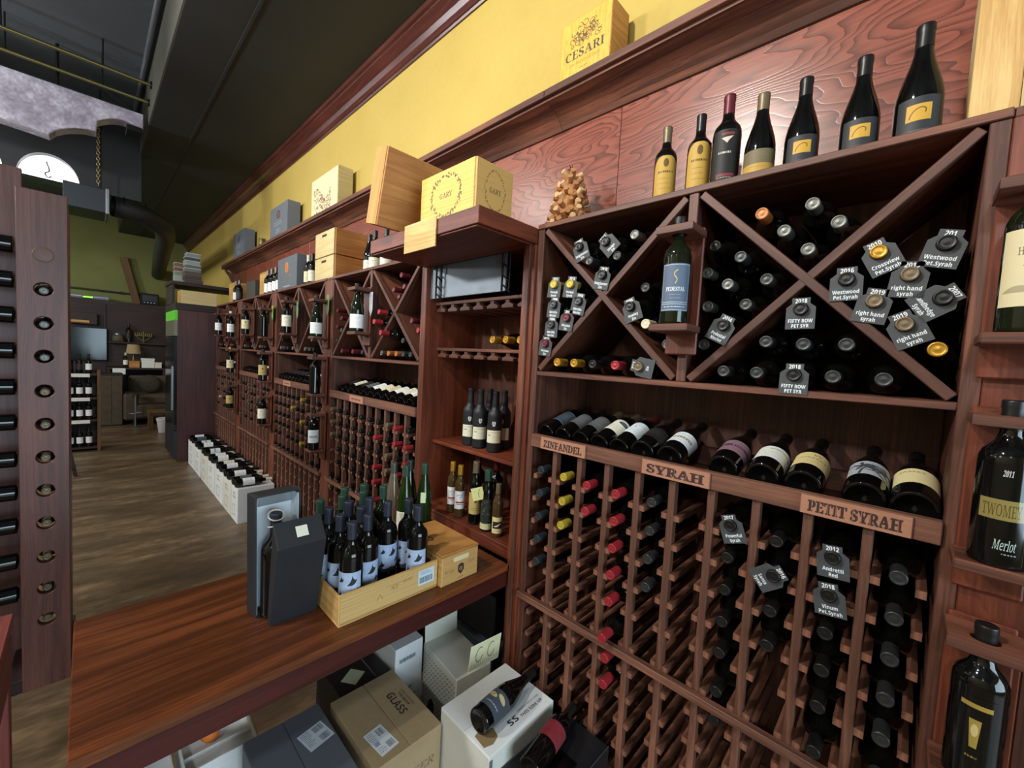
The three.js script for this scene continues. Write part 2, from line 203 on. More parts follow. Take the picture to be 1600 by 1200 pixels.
// bottle labels, 0..255 canvas, arc roughly as wide as high
const LAB = {
  cream: cell((c) => { fill(c, '#e9e4cc'); scribble(c, 70, 64, 116, 1, 20, '#3a3428', 9); scribble(c, 50, 110, 150, 4, 20, '#8a8470'); c.strokeStyle = '#b39a58'; c.lineWidth = 5; c.strokeRect(10, 10, 236, 236); }),
  white: cell((c) => { fill(c, '#eef0ec'); scribble(c, 60, 60, 130, 2, 26, '#70706c', 5); scribble(c, 60, 140, 130, 4, 18, '#a0a09c'); }),
  ivory: cell((c) => { fill(c, '#ddd2a8'); c.fillStyle = '#7c5a2c'; c.beginPath(); c.arc(128, 70, 22, 0, 7); c.fill(); scribble(c, 56, 120, 140, 4, 22, '#5a4a30', 4); }),
  pale: cell((c) => { fill(c, '#dfe9ec'); scribble(c, 60, 50, 120, 1, 20, '#8fa0a8', 6); c.fillStyle = '#9a8a70'; c.fillRect(50, 110, 150, 46); c.fillStyle = '#cfc6b0'; for (let i = 0; i < 7; i++) c.fillRect(56 + i * 20, 100 + (i % 3) * 12, 10, 40); scribble(c, 60, 185, 130, 3, 18, '#8c9294'); }),
  paleTop: cell((c) => { fill(c, '#dbe8ee'); scribble(c, 80, 56, 120, 1, 20, '#7d8c95', 8); c.fillStyle = '#5f7078'; c.beginPath(); c.moveTo(100, 90); c.lineTo(122, 100); c.lineTo(104, 118); c.fill(); scribble(c, 80, 150, 110, 4, 18, '#9fb0b8'); }),
  navy: cell((c) => { fill(c, '#3a444e'); c.strokeStyle = '#8c99a4'; c.lineWidth = 4; c.strokeRect(14, 14, 228, 228); scribble(c, 50, 70, 150, 4, 34, '#8794a0', 4); }),
  slate: cell((c) => { fill(c, '#55585a'); scribble(c, 40, 60, 170, 6, 26, '#8d9092', 4); }),
  black: cell((c) => { fill(c, '#191817'); scribble(c, 60, 70, 140, 5, 24, '#5c5a56', 4); }),
  oval: cell((c) => { fill(c, '#e6e3cf'); c.fillStyle = '#23211f'; c.beginPath(); c.ellipse(170, 60, 50, 28, 0, 0, 7); c.fill(); c.fillStyle = '#4a6470'; c.beginPath(); c.ellipse(170, 60, 38, 18, 0, 0, 7); c.fill(); scribble(c, 40, 130, 160, 4, 24, '#8c8a7c', 4); }),
  mauve: cell((c) => { fill(c, '#8a6a74'); c.fillStyle = '#3c2c44'; c.fillRect(0, 100, 256, 40); scribble(c, 90, 112, 90, 1, 20, '#d8a8b8', 8); scribble(c, 50, 190, 150, 1, 20, '#5a3c48', 4); }),
  swoosh: cell((c) => { fill(c, '#e2e6dc'); c.strokeStyle = '#3d4a48'; c.lineWidth = 7; c.beginPath(); c.ellipse(150, 80, 70, 22, 0.2, 3.4, 6.9); c.stroke(); scribble(c, 60, 130, 140, 1, 20, '#6d7570', 5); scribble(c, 60, 165, 140, 4, 18, '#a0a8a2'); }),
  crown: cell((c) => { fill(c, '#d9c88c'); text(c, 'W', 128, 55, 46, '#8c6c28', 'serif', 'bold'); scribble(c, 40, 112, 176, 1, 20, '#4e4430', 12); scribble(c, 70, 165, 116, 3, 20, '#9a8a58'); }),
  marble: cell((c) => { fill(c, '#a9adb2'); c.strokeStyle = '#3e4246'; for (let i = 0; i < 9; i++) { c.lineWidth = R(6, 18); c.beginPath(); c.moveTo(R(-20, 100), R(0, 256)); c.bezierCurveTo(R(60, 120), R(0, 256), R(120, 200), R(0, 256), R(180, 280), R(0, 256)); c.stroke(); } }),
  plainCream: cell((c) => { fill(c, '#dccf9a'); text(c, 'JAMES', 90, 60, 34, '#8f8048', 'sans-serif', 'bold'); }),
  geese: cell((c) => { fill(c, '#9fb4d4'); for (let y = 0; y < 256; y += 4) for (let x = 0; x < 256; x += 4) { const n = noise(x / 10, y / 10, 90, 90); c.fillStyle = `rgba(210,222,240,${(n * 0.55).toFixed(2)})`; c.fillRect(x, y, 4, 4); } c.fillStyle = '#39434f'; c.beginPath(); c.moveTo(0, 256); c.lineTo(0, 226); c.lineTo(50, 214); c.lineTo(90, 226); c.lineTo(150, 206); c.lineTo(205, 222); c.lineTo(256, 200); c.lineTo(256, 256); c.fill(); c.fillStyle = '#20262e'; for (const [x, y, s] of [[168, 84, 1.9], [52, 196, 1.5], [62, 70, 1.2], [216, 160, 1.1]]) { c.beginPath(); c.moveTo(x - 26 * s, y + 12 * s); c.quadraticCurveTo(x - 4 * s, y - 2 * s, x, y - 30 * s); c.quadraticCurveTo(x + 8 * s, y - 6 * s, x + 22 * s, y - 12 * s); c.quadraticCurveTo(x + 20 * s, y + 6 * s, x, y + 12 * s); c.closePath(); c.fill(); } }),
  pedestal: cell((c) => { fill(c, '#55657a'); c.strokeStyle = '#a8b2be'; c.lineWidth = 4; c.strokeRect(10, 8, 236, 200); c.strokeRect(10, 218, 236, 32); c.strokeStyle = '#c8b06a'; c.lineWidth = 7; c.beginPath(); c.moveTo(140, 36); c.quadraticCurveTo(96, 50, 122, 72); c.quadraticCurveTo(150, 86, 122, 108); c.stroke(); text(c, 'PEDESTAL', 128, 138, 30, '#dfe2e4', 'serif', 'bold', 190); scribble(c, 80, 166, 100, 2, 18, '#98a4b0'); scribble(c, 30, 230, 196, 1, 10, '#c0c8d0', 5); }),
  twomey: cell((c) => { fill(c, '#0c0c0a'); text(c, '2011', 140, 24, 24, '#d8d8d0', 'serif', 'italic bold'); c.fillStyle = '#8a7c48'; c.fillRect(0, 96, 256, 56); text(c, 'TWOMEY', 128, 126, 46, '#4c421e', 'serif'); text(c, 'Merlot', 160, 220, 38, '#b8ccc0', 'serif', 'italic'); scribble(c, 150, 242, 86, 1, 10, '#8fa69a', 3); }),
  hess: cell((c) => { fill(c, '#d8cba0'); text(c, 'H E S S', 128, 74, 34, '#5c5238', 'serif'); scribble(c, 90, 120, 90, 1, 10, '#8c805c', 3); c.fillStyle = '#a89c76'; c.beginPath(); c.moveTo(20, 210); c.quadraticCurveTo(80, 170, 140, 196); c.quadraticCurveTo(190, 176, 240, 206); c.closePath(); c.fill(); }),
  shield: cell((c) => { fill(c, '#0c0c0a'); c.fillStyle = '#9c8640'; c.fillRect(30, 26, 196, 16); c.beginPath(); c.moveTo(90, 80); c.lineTo(166, 80); c.lineTo(150, 180); c.lineTo(106, 180); c.fill(); c.fillStyle = '#c7b47a'; c.beginPath(); c.arc(128, 118, 22, 0, 7); c.fill(); scribble(c, 80, 210, 100, 1, 10, '#9c8640', 6); }),
  goldArch: cell((c) => { fill(c, '#171310'); c.fillStyle = '#b8923c'; c.beginPath(); c.moveTo(0, 256); c.lineTo(0, 90); c.quadraticCurveTo(0, 0, 128, 0); c.quadraticCurveTo(256, 0, 256, 90); c.lineTo(256, 256); c.fill(); c.fillStyle = '#5e4412'; c.beginPath(); c.arc(128, 46, 26, 0, 7); c.fill(); scribble(c, 50, 94, 156, 1, 20, '#4e3a12', 12); scribble(c, 60, 140, 140, 3, 30, '#6e5420', 3); }),
  birdDark: cell((c) => { fill(c, '#15110f'); c.fillStyle = '#c8bda8'; c.beginPath(); c.moveTo(80, 44); c.lineTo(176, 36); c.lineTo(140, 58); c.lineTo(126, 72); c.fill(); c.fillStyle = '#7a2c30'; c.fillRect(80, 18, 100, 12); scribble(c, 50, 112, 140, 1, 20, '#c8c0b4', 10); c.fillStyle = '#7a2c30'; c.fillRect(50, 222, 150, 14); scribble(c, 55, 240, 140, 1, 10, '#a89c90', 4); }),
  twoTone: cell((c) => { fill(c, '#6e6244'); scribble(c, 60, 40, 140, 2, 24, '#8a7c58', 3); c.fillStyle = '#b8923e'; c.fillRect(0, 150, 256, 106); scribble(c, 40, 180, 170, 1, 20, '#6c5018', 4); }),
  eagle: cell((c) => { fill(c, '#2a2c2e'); c.fillStyle = '#c79a34'; c.fillRect(60, 50, 136, 106); c.strokeStyle = '#6b4c10'; c.lineWidth = 7; c.beginPath(); c.moveTo(80, 140); c.quadraticCurveTo(90, 80, 140, 74); c.quadraticCurveTo(176, 80, 160, 110); c.stroke(); c.fillStyle = '#4a4e50'; c.fillRect(0, 214, 256, 42); scribble(c, 40, 230, 170, 1, 10, '#a8aaac', 5); }),
  port: cell((c) => { fill(c, '#dfdcc0'); scribble(c, 20, 40, 200, 1, 12, '#6c6a58', 8); text(c, '20', 60, 100, 48, '#4a4a40', 'serif', 'bold'); scribble(c, 100, 120, 120, 2, 24, '#9a9880', 4); }),
  red3: cell((c) => { fill(c, '#e6e2e0'); c.strokeStyle = '#4a5470'; c.lineWidth = 6; c.beginPath(); c.moveTo(50, 70); c.lineTo(180, 50); c.lineTo(110, 110); c.stroke(); c.fillStyle = '#9c3c34'; c.fillRect(40, 150, 170, 22); c.fillRect(60, 185, 130, 8); }),
  tan: cell((c) => { fill(c, '#b8a05e'); c.fillStyle = '#4e4020'; c.beginPath(); c.arc(128, 100, 20, 0, 7); c.fill(); scribble(c, 50, 180, 150, 2, 22, '#6a5828', 5); }),
  wing: cell((c) => { fill(c, '#d8c88e'); c.fillStyle = '#1c1c18'; c.fillRect(30, 70, 196, 110); c.fillStyle = '#e0d4a4'; c.beginPath(); c.moveTo(50, 150); c.quadraticCurveTo(130, 170, 200, 90); c.quadraticCurveTo(140, 110, 50, 150); c.fill(); scribble(c, 60, 215, 130, 1, 10, '#7c6c3c', 5); }),
  silverBotanic: cell((c) => { fill(c, '#1d2018'); c.strokeStyle = '#7c8470'; for (let i = 0; i < 40; i++) { c.lineWidth = 2; c.beginPath(); c.arc(R(10, 246), R(10, 190), R(4, 14), 0, R(2, 6)); c.stroke(); } c.fillStyle = '#c8c08c'; c.fillRect(0, 205, 256, 51); }),
  owl: cell((c) => { fill(c, '#3d444c'); c.fillStyle = '#b8a878'; for (const [x, y] of [[70, 90], [150, 70]]) { c.beginPath(); c.ellipse(x, y, 44, 26, 0.5, 0, 7); c.fill(); } c.strokeStyle = '#3a3020'; c.lineWidth = 5; c.beginPath(); c.arc(70, 90, 14, 0, 7); c.stroke(); scribble(c, 60, 180, 150, 1, 20, '#8fa0b4', 14); }),
  champ: cell((c) => { fill(c, '#eee9d8'); c.fillStyle = '#d6cfae'; c.beginPath(); c.moveTo(60, 20); c.lineTo(196, 20); c.lineTo(128, 230); c.fill(); text(c, 'V', 128, 90, 60, '#5a5038', 'serif', 'italic'); }),
};

// ---------------------------------------------------------------- bottles
const PROFILE = {
  bordeaux: { h: 0.300, r: 0.0375, pts: [[0, 0.016], [0.018, 0.012], [0.029, 0.0015], [0.0345, 0.0], [0.0372, 0.003], [0.0375, 0.008], [0.0375, 0.185], [0.0365, 0.197], [0.033, 0.208], [0.026, 0.217], [0.019, 0.226], [0.0155, 0.238], [0.0142, 0.255], [0.0138, 0.282]], lab: [0.055, 0.150], cap: [[0.0150, 0.238], [0.0149, 0.283], [0.0158, 0.285], [0.0158, 0.297], [0.0150, 0.300], [0.0120, 0.300], [0.0112, 0.2984], [0.0060, 0.2984], [0.0052, 0.2992], [0, 0.2992]] },
  burgundy: { h: 0.296, r: 0.0415, pts: [[0, 0.018], [0.020, 0.013], [0.032, 0.0015], [0.038, 0.0], [0.0412, 0.003], [0.0415, 0.008], [0.0415, 0.128], [0.0405, 0.142], [0.037, 0.162], [0.030, 0.187], [0.0225, 0.212], [0.0175, 0.234], [0.0155, 0.252], [0.0148, 0.280]], lab: [0.030, 0.108], cap: [[0.0166, 0.246], [0.0160, 0.279], [0.0170, 0.281], [0.0170, 0.293], [0.0162, 0.296], [0.0130, 0.296], [0.0122, 0.2944], [0.0066, 0.2944], [0.0058, 0.2952], [0, 0.2952]] },
  hock: { h: 0.345, r: 0.0385, pts: [[0, 0.012], [0.02, 0.008], [0.031, 0.0], [0.0375, 0.002], [0.0385, 0.008], [0.0385, 0.150], [0.0365, 0.180], [0.0310, 0.215], [0.0235, 0.250], [0.0175, 0.280], [0.0150, 0.300], [0.0142, 0.328]], lab: [0.045, 0.135], cap: [[0.0158, 0.292], [0.0154, 0.330], [0.0160, 0.332], [0.0160, 0.342], [0.0150, 0.345], [0, 0.345]] },
  port: { h: 0.300, r: 0.0365, pts: [[0, 0.01], [0.02, 0.008], [0.030, 0.0], [0.0358, 0.002], [0.0365, 0.008], [0.0365, 0.175], [0.0350, 0.190], [0.0290, 0.203], [0.0205, 0.212], [0.0185, 0.225], [0.0180, 0.240], [0.0150, 0.262], [0.0140, 0.284]], lab: [0.048, 0.110], cap: [[0.0190, 0.222], [0.0186, 0.240], [0.0158, 0.262], [0.0150, 0.284], [0.0165, 0.286], [0.0165, 0.297], [0.0155, 0.300], [0, 0.300]] },
  slim: { h: 0.262, r: 0.0265, pts: [[0, 0.01], [0.014, 0.007], [0.022, 0.0], [0.0258, 0.002], [0.0265, 0.007], [0.0265, 0.160], [0.0255, 0.172], [0.0215, 0.184], [0.0160, 0.196], [0.0138, 0.210], [0.0130, 0.244]], lab: [0.045, 0.135], cap: [[0.0140, 0.214], [0.0138, 0.258], [0.0130, 0.262], [0, 0.262]] },
};
const bodyGeo = {}, capGeo = {}, labGeo = new Map();
for (const k in PROFILE) { bodyGeo[k] = lathe(PROFILE[k].pts, 28); capGeo[k] = lathe(PROFILE[k].cap, 20); }
function labelGeo(type, lab, arc, y0, y1) {
  const key = type + lab.rect.join() + arc + y0 + y1; if (labGeo.has(key)) return labGeo.get(key);
  const r = PROFILE[type].r + 0.0005, g = new THREE.CylinderGeometry(r, r, y1 - y0, 18, 1, true, -arc / 2, arc); g.translate(0, (y0 + y1) / 2, 0); intoCell(g, lab); labGeo.set(key, g); return g;
}
// o: {type, cap, lab, arc, y0, y1, glass, scale}
function bottle(o, label, group, pos, spin = 0) {
  const P = PROFILE[o.type ?? 'bordeaux'], t = o.type ?? 'bordeaux';
  const b = thing('wine_bottle', label, 'bottle', pos, group); b.rotation.order = 'ZYX'; b.rotation.y = spin;
  if (o.scale) b.scale.setScalar(o.scale);
  part('glass_body', bodyGeo[t], o.glass ?? M.glass, b);
  part('capsule', capGeo[t], CAP[o.cap ?? 'dark'], b);
  if (o.lab) part('paper_label', labelGeo(t, LAB[o.lab], o.arc ?? 2.5, o.y0 ?? P.lab[0], o.y1 ?? P.lab[1]), o.gloss ? LAB[o.lab].gloss : LAB[o.lab].mat, b);
  return b;
}
// lying with its neck towards the room (-x); (capX, y, z) is the middle of the capsule top
function neckOut(o, label, group, capX, y, z, tilt = 0) { const h = PROFILE[o.type ?? 'bordeaux'].h * (o.scale ?? 1); const b = bottle(o, label, group, [capX + h, y, z]); b.rotation.z = Math.PI / 2 + tilt; return b; }
// lying with its base towards the room, neck at the back and raised by tilt
function baseOut(o, label, group, x, y, z, tilt = 0.27, spin = -1.5) { const b = bottle(o, label, group, [x, y, z], spin); b.rotation.z = -(Math.PI / 2 - tilt); return b; }
const toCamera = (x, z) => Math.atan2(-x, -z);

// ---------------------------------------------------------------- the room
const FX = 1.25, BACK = 1.62, PANEL = 1.63, WALL = 1.65, HIGH = 4.4, LOW = 3.905;
const plain = (w, h, d, grain) => metres(new THREE.BoxGeometry(w, h, d), grain);
struct('floor', plain(7.2, 0.1, 18.4, 'x'), M.floor, [-1.3, -0.05, -4.9]);
struct('wall_right', plain(0.2, 4.5, 18.4, 'z'), M.yellow, [WALL + 0.1, 2.25, -4.9]);
struct('wall_left', plain(0.2, 4.5, 18.4, 'z'), M.wallPlain, [-4.7, 2.25, -4.9]);
struct('wall_back', plain(6.6, 4.5, 0.2, 'x'), M.green, [-1.4, 2.25, -12.5]);
struct('ceiling', plain(7.2, 0.1, 18.4, 'z'), M.ceil, [-1.3, HIGH + 0.05, -4.9]);
const soffit = struct('trim_1', plain(WALL - 0.46, HIGH - LOW, 16.3, 'z'), M.black, [(WALL + 0.46) / 2, (HIGH + LOW) / 2, -4.25]);
part('side_face', plain(0.012, HIGH - LOW, 16.3, 'z'), M.olive, soffit, -(WALL - 0.46) / 2 - 0.006, 0, 0);
part('seam_strip', plain(0.02, 0.006, 16.3, 'z'), M.black, soffit, 0.806 - (WALL + 0.46) / 2, -(HIGH - LOW) / 2 - 0.003, 0);
{ // crown moulding along the top of the yellow wall
  const pr = [[0, 0], [-0.012, 0], [-0.018, 0.012], [-0.026, 0.016], [-0.03, 0.03], [-0.034, 0.05], [-0.05, 0.08], [-0.075, 0.105], [-0.098, 0.122], [-0.1, 0.136], [-0.118, 0.142], [-0.125, 0.168], [0, 0.168]];
  const g = metres(prism(pr.map(([x, y]) => [x, y]), 16.3), 'z'); struct('trim_2', g, M.moulding, [WALL, 3.737, -4.25]);
}
// front wall behind the photographer with its shop window
const wf = struct('wall_front', plain(6.6, 0.5, 0.2, 'x'), M.wallPlain, [-1.4, 0.25, 4.1]);
part('wall_above', plain(6.6, 1.6, 0.2, 'x'), M.wallPlain, wf, 0, 3.35, 0);
part('wall_side', plain(3.0, 2.3, 0.2, 'x'), M.wallPlain, wf, -1.8, 1.4, 0);
{ const w = new THREE.Group(); w.name = 'window_1'; w.userData = { kind: 'structure' }; w.position.set(0, 0.5, 4.1); scene.add(w);
  part('window_pane', plain(3.4, 2.3, 0.006, 'x'), phy({ color: '#ffffff', roughness: 0.02, transmission: 1, thickness: 0 }), w, 0, 1.15, 0);
  for (const x of [-1.7, -0.57, 0.57, 1.62]) part('window_frame', board(0.06, 2.3, 0.08, 'y'), M.iron, w, x, 1.15, 0);
  for (const y of [0.03, 2.27]) part('window_frame', board(3.4, 0.06, 0.08, 'x'), M.iron, w, 0, y, 0); }
UNSEEN_SPOTS.forEach(([x, y, z, ax, ay, az, I], i) => {
  const t = thing('unseen_spotlight', ['unseen spotlight lighting the wall above the plaque cabinet', 'unseen spotlight lighting the wall above the recessed shelves', 'unseen spotlight lighting the wall above the far cabinets', 'added fill spotlight out of view, aimed into the lounge'][i], 'spotlight', [x, y, z]);
  const aim = new THREE.Vector3(ax - x, ay - y, az - z).normalize(), head = new THREE.Group(); head.name = 'lamp_head'; t.add(head); head.quaternion.setFromUnitVectors(new THREE.Vector3(0, 0, 1), aim);
  part('housing', lathe([[0.03, -0.16], [0.07, -0.12], [0.085, 0.0], [0.08, 0.0], [0.066, -0.11], [0.0, -0.12]], 24).rotateX(Math.PI / 2), M.iron, head);
  part('lamp_disc', new THREE.CircleGeometry(0.076, 28), std({ color: '#ffffff', emissive: new THREE.Color(1, 0.96, 0.88), emissiveIntensity: 30 }), head, 0, 0, -0.012);
  part('stem', cyl(0.01, HIGH - y), M.iron, t, 0, 0, 0); part('ceiling_plate', cyl(0.05, 0.02), M.iron, t, 0, HIGH - y - 0.021, 0);
  const l = new THREE.SpotLight(new THREE.Color(1, 0.96, 0.88), I, 0, 0.95, 1, 2); l.castShadow = true; l.shadow.radius = 3.5; l.position.copy(aim).multiplyScalar(0.02); l.target.position.copy(aim).multiplyScalar(2); t.add(l, l.target);
});
FILL_GLOBES.forEach(([x, y, z, I], i) => {
  const t = thing('fill_globe', `added fill globe out of view, ${['first', 'second', 'third', 'fourth', 'fifth'][i]} from the shop window`, 'lamp', [x, y, z], 'added fill globes out of view'), col = new THREE.Color(0.97, 0.98, 1.0);
  part('globe', new THREE.SphereGeometry(0.16, 28, 18), std({ color: '#ffffff', emissive: col, emissiveIntensity: 4 }), t);
  part('stem', cyl(0.008, HIGH - y - 0.15), M.iron, t, 0, 0.15, 0); part('ceiling_cup', cyl(0.05, 0.02), M.iron, t, 0, HIGH - y - 0.021, 0);
  const l = new THREE.PointLight(col, I, 0, 2); l.castShadow = true; l.shadow.radius = 8; t.add(l);
});
// high ceiling: pipes, plaster beam, bulkhead with lunettes, ducts
for (const [y, z, l] of [[4.153, -5.63, 'upper slim pipe crossing under the high grey ceiling'], [4.078, -5.87, 'lower slim pipe crossing just above the plaster beam']]) { const g = cyl(0.016, 4.2, 12); g.rotateZ(Math.PI / 2); const t = thing('ceiling_pipe', l, 'pipe', [0.452, y, z]); part('pipe', g, M.brass, t); part('flange', (() => { const f = cyl(0.035, 0.02); f.rotateZ(Math.PI / 2); return f; })(), M.iron, t);
  for (const x of [-0.35, -0.95]) part('hanger', cyl(0.006, HIGH - y), M.iron, t, x, 0, 0); }
{ const t = thing('conduit', 'long thin metal conduit along the edge of the ceiling beam', 'conduit', [0.40, HIGH - 0.03, -4.25]); const g = cyl(0.02, 16, 12); g.rotateX(Math.PI / 2); g.translate(0, 0, -8); part('pipe', g, M.metal, t); for (const z of [-6, -3, 0, 3, 6]) part('clip', board(0.05, 0.05, 0.03), M.iron, t, 0, 0.01, z); }
{ const t = thing('plaster_beam', 'pale mottled plaster beam with a scalloped lower edge under the ceiling', 'beam', [0.40, 3.98, -6.08]);
  const s = new THREE.Shape(); s.moveTo(0, 0); s.lineTo(0, -0.13); s.lineTo(-0.09, -0.11); s.quadraticCurveTo(-0.2, -0.08, -0.34, -0.2); s.lineTo(-0.35, -0.3); s.quadraticCurveTo(-0.5, -0.31, -0.62, -0.41); s.lineTo(-0.66, -0.46); s.quadraticCurveTo(-1.0, -0.42, -1.5, -0.42); s.lineTo(-3.2, -0.42); s.lineTo(-3.2, 0);
  const g = new THREE.ExtrudeGeometry(s, { depth: 0.16, bevelEnabled: true, bevelSize: 0.01, bevelThickness: 0.01, bevelSegments: 2, curveSegments: 12 }); g.translate(0, 0, -0.08); part('beam_body', metres(g, 'x'), M.plaster, t); part('dark_underside', board(0.12, 0.05, 0.2), M.iron, t, -0.06, -0.165, 0);  // near-black piece stands for the dark underside of the beam end
  for (const x of [-0.6, -1.6]) part('hanger', cyl(0.012, HIGH - 3.98), M.iron, t, x, 0, 0); }
{ const t = thing('ceiling_chain', 'rusty hanging chain beside the plaster beam', 'chain', [0.075, 3.72, -6.08]); const g = new THREE.TorusGeometry(0.016, 0.005, 6, 12); g.scale(0.7, 1.2, 0.7); for (let i = 0; i < 20; i++) { const m = part('chain_link', g, M.brass, t, 0, -0.028 * i, 0); m.rotation.y = i % 2 ? Math.PI / 2 : 0; } }
{ // bulkhead with two half-round windows
  const s = new THREE.Shape(); s.moveTo(-4.6, 3.33); s.lineTo(0.46, 3.33); s.lineTo(0.46, HIGH); s.lineTo(-4.6, HIGH);
  const lun = [-0.30, -0.86, -1.42];
  for (const cx of lun) { const h = new THREE.Path(); h.moveTo(cx - 0.235, 3.345); h.absellipse(cx, 3.345, 0.235, 0.275, Math.PI, 0, true, 0); h.lineTo(cx - 0.235, 3.345); s.holes.push(h); }
  const g = new THREE.ExtrudeGeometry(s, { depth: 0.12, bevelEnabled: false, curveSegments: 24 }); struct('wall_bulkhead', metres(g, 'x'), M.black, [0, 0, -7.12]);
  lun.forEach((cx, i) => { const w = new THREE.Group(); w.name = `window_${i + 2}`; w.userData = { kind: 'structure' }; w.position.set(cx, 3.345, -7.1); scene.add(w);
    const p = new THREE.Shape(); p.absellipse(0, 0, 0.235, 0.275, 0, Math.PI, false, 0); part('window_pane', new THREE.ShapeGeometry(p, 24), std({ color: '#ffffff', emissive: new THREE.Color(0.95, 1, 0.98), emissiveIntensity: 2.6 }), w);
    part('window_sill', board(0.52, 0.03, 0.1), M.iron, w, 0, -0.015, 0.05);
    const l = new THREE.RectAreaLight(new THREE.Color(0.95, 1, 0.98), 2.6, 0.4, 0.2); l.position.set(0, 0.12, 0.02); l.lookAt(cx, 3.46, 0); w.add(l); l.rotation.set(0, Math.PI, 0);
    if (i === 0) { const sc = part('iron_scroll', tube([[-0.02, 0.2, 0.05], [0.0, 0.1, 0.05], [-0.03, 0.07, 0.05], [-0.01, 0.03, 0.05], [0.02, 0.05, 0.05]], 0.006), M.iron, w); sc.castShadow = true; } });
}
{ const t = thing('air_duct', 'grey rectangular sheet metal duct below the half-round window', 'duct', [0, 3.175, -6.95]); part('duct_box', board(0.36, 0.26, 0.5, 'x', 0.006), M.steelDark, t, -0.01, 0, 0); part('duct_collar', board(0.03, 0.28, 0.52, 'y', 0.004), M.metal, t, 0.155, 0, 0);
  for (const z of [-0.2, 0.2]) part('hanger_strap', board(0.02, 1.1, 0.004, 'y', 0.001), M.iron, t, 0.1, 0.67, z); }
{ const t = thing('round_duct', 'dark round flexible duct bending into the soffit', 'duct', [0, 0, 0]); part('duct_hose', tube([[0.205, 3.19, -6.95], [0.42, 3.19, -7.0], [0.66, 3.16, -7.3], [0.78, 3.17, -7.9], [0.9, 3.15, -9.6], [1.1, 3.12, -12.38]], 0.115, 40, 16), M.black, t); for (const [x, z] of [[0.3, -6.97], [0.5, -7.05]]) { const r = part('duct_band', new THREE.TorusGeometry(0.117, 0.006, 8, 24), M.iron, t, x, 3.215, z); r.rotation.y = Math.PI / 2; } }

// plywood panelling and the long shelf above the cabinets
{ const t = new THREE.Group(); t.name = 'wall_panelling'; t.userData = { kind: 'structure' }; t.position.set(PANEL + 0.009, 2.15, 0); scene.add(t);
  const cuts = [1.44, 0.22, -1.0, -2.22, -3.44, -4.66, -5.88, -7.1, -7.95];
  for (let i = 0; i < 8; i++) part('plywood_panel', board(0.018, 0.66, cuts[i] - cuts[i + 1] - 0.002, 'z', 0.001), M.ply, t, 0, 0.35, (cuts[i] + cuts[i + 1]) / 2); }
{ const t = thing('wall_shelf', 'long dark wooden shelf with cove moulding on the yellow wall', 'shelf', [1.47, 2.845, -2.8]);
  const cut = [1.4, -1.32, -3.95, -7.95]; for (let i = 0; i < 3; i++) { const L = cut[i] - cut[i + 1] - 0.002, z = (cut[i] + cut[i + 1]) / 2 + 2.8; part('shelf_board', board(0.179, 0.032, L, 'z'), M.cab, t, 0.0895, 0.016, z);
    const pr = [[0.159, 0], [0.02, 0], [0.02, -0.012], [0.035, -0.014], [0.075, -0.024], [0.112, -0.045], [0.136, -0.068], [0.15, -0.088], [0.159, -0.09]]; part('cove_moulding', metres(prism(pr, L), 'z'), M.cab, t, 0, 0, z); }
  part('end_cap', board(0.17, 0.06, 0.03), M.cab, t, 0.088, 0.0, -7.95 + 2.8 - 0.016); part('end_corbel', metres(prism([[0.159, -0.09], [0.03, -0.02], [0.05, -0.07], [0.09, -0.12], [0.12, -0.19], [0.159, -0.24]], 0.03), 'y'), M.cab, t, 0, 0, -7.95 + 2.8 + 0.016); }

// ---------------------------------------------------------------- wine cabinets
const ROWS = [1.198, 1.1055, 1.013, 0.9205, 0.828, 0.713, 0.628, 0.536, 0.445, 0.353, 0.260, 0.168];
const PITCH = 0.1147, W = 1.149;
const railGeo = plain(0.30, 0.018, 0.018, 'x'), slatF = board(0.03, 1.28, 0.020, 'y', 0.002), slatB = plain(0.02, 1.28, 0.018, 'y');
const armGeo = board(0.33, 0.768, 0.022, 'y', 0.002);
const holeCollar = (() => { const s = new THREE.Shape(); s.moveTo(-0.05, -0.05); s.lineTo(0.05, -0.05); s.lineTo(0.05, 0.05); s.lineTo(-0.05, 0.05); const h = new THREE.Path(); h.absarc(-0.012, 0, 0.0212, 0, Math.PI * 2, true); s.holes.push(h); const g = new THREE.ExtrudeGeometry(s, { depth: 0.018, bevelEnabled: true, bevelSize: 0.0015, bevelThickness: 0.0015, bevelSegments: 1, curveSegments: 14 }); g.rotateX(-Math.PI / 2); return metres(g, 'z'); })();
const holdBase = board(0.1, 0.02, 0.11, 'z', 0.003), holdBack = board(0.012, 0.365, 0.092, 'y', 0.003);
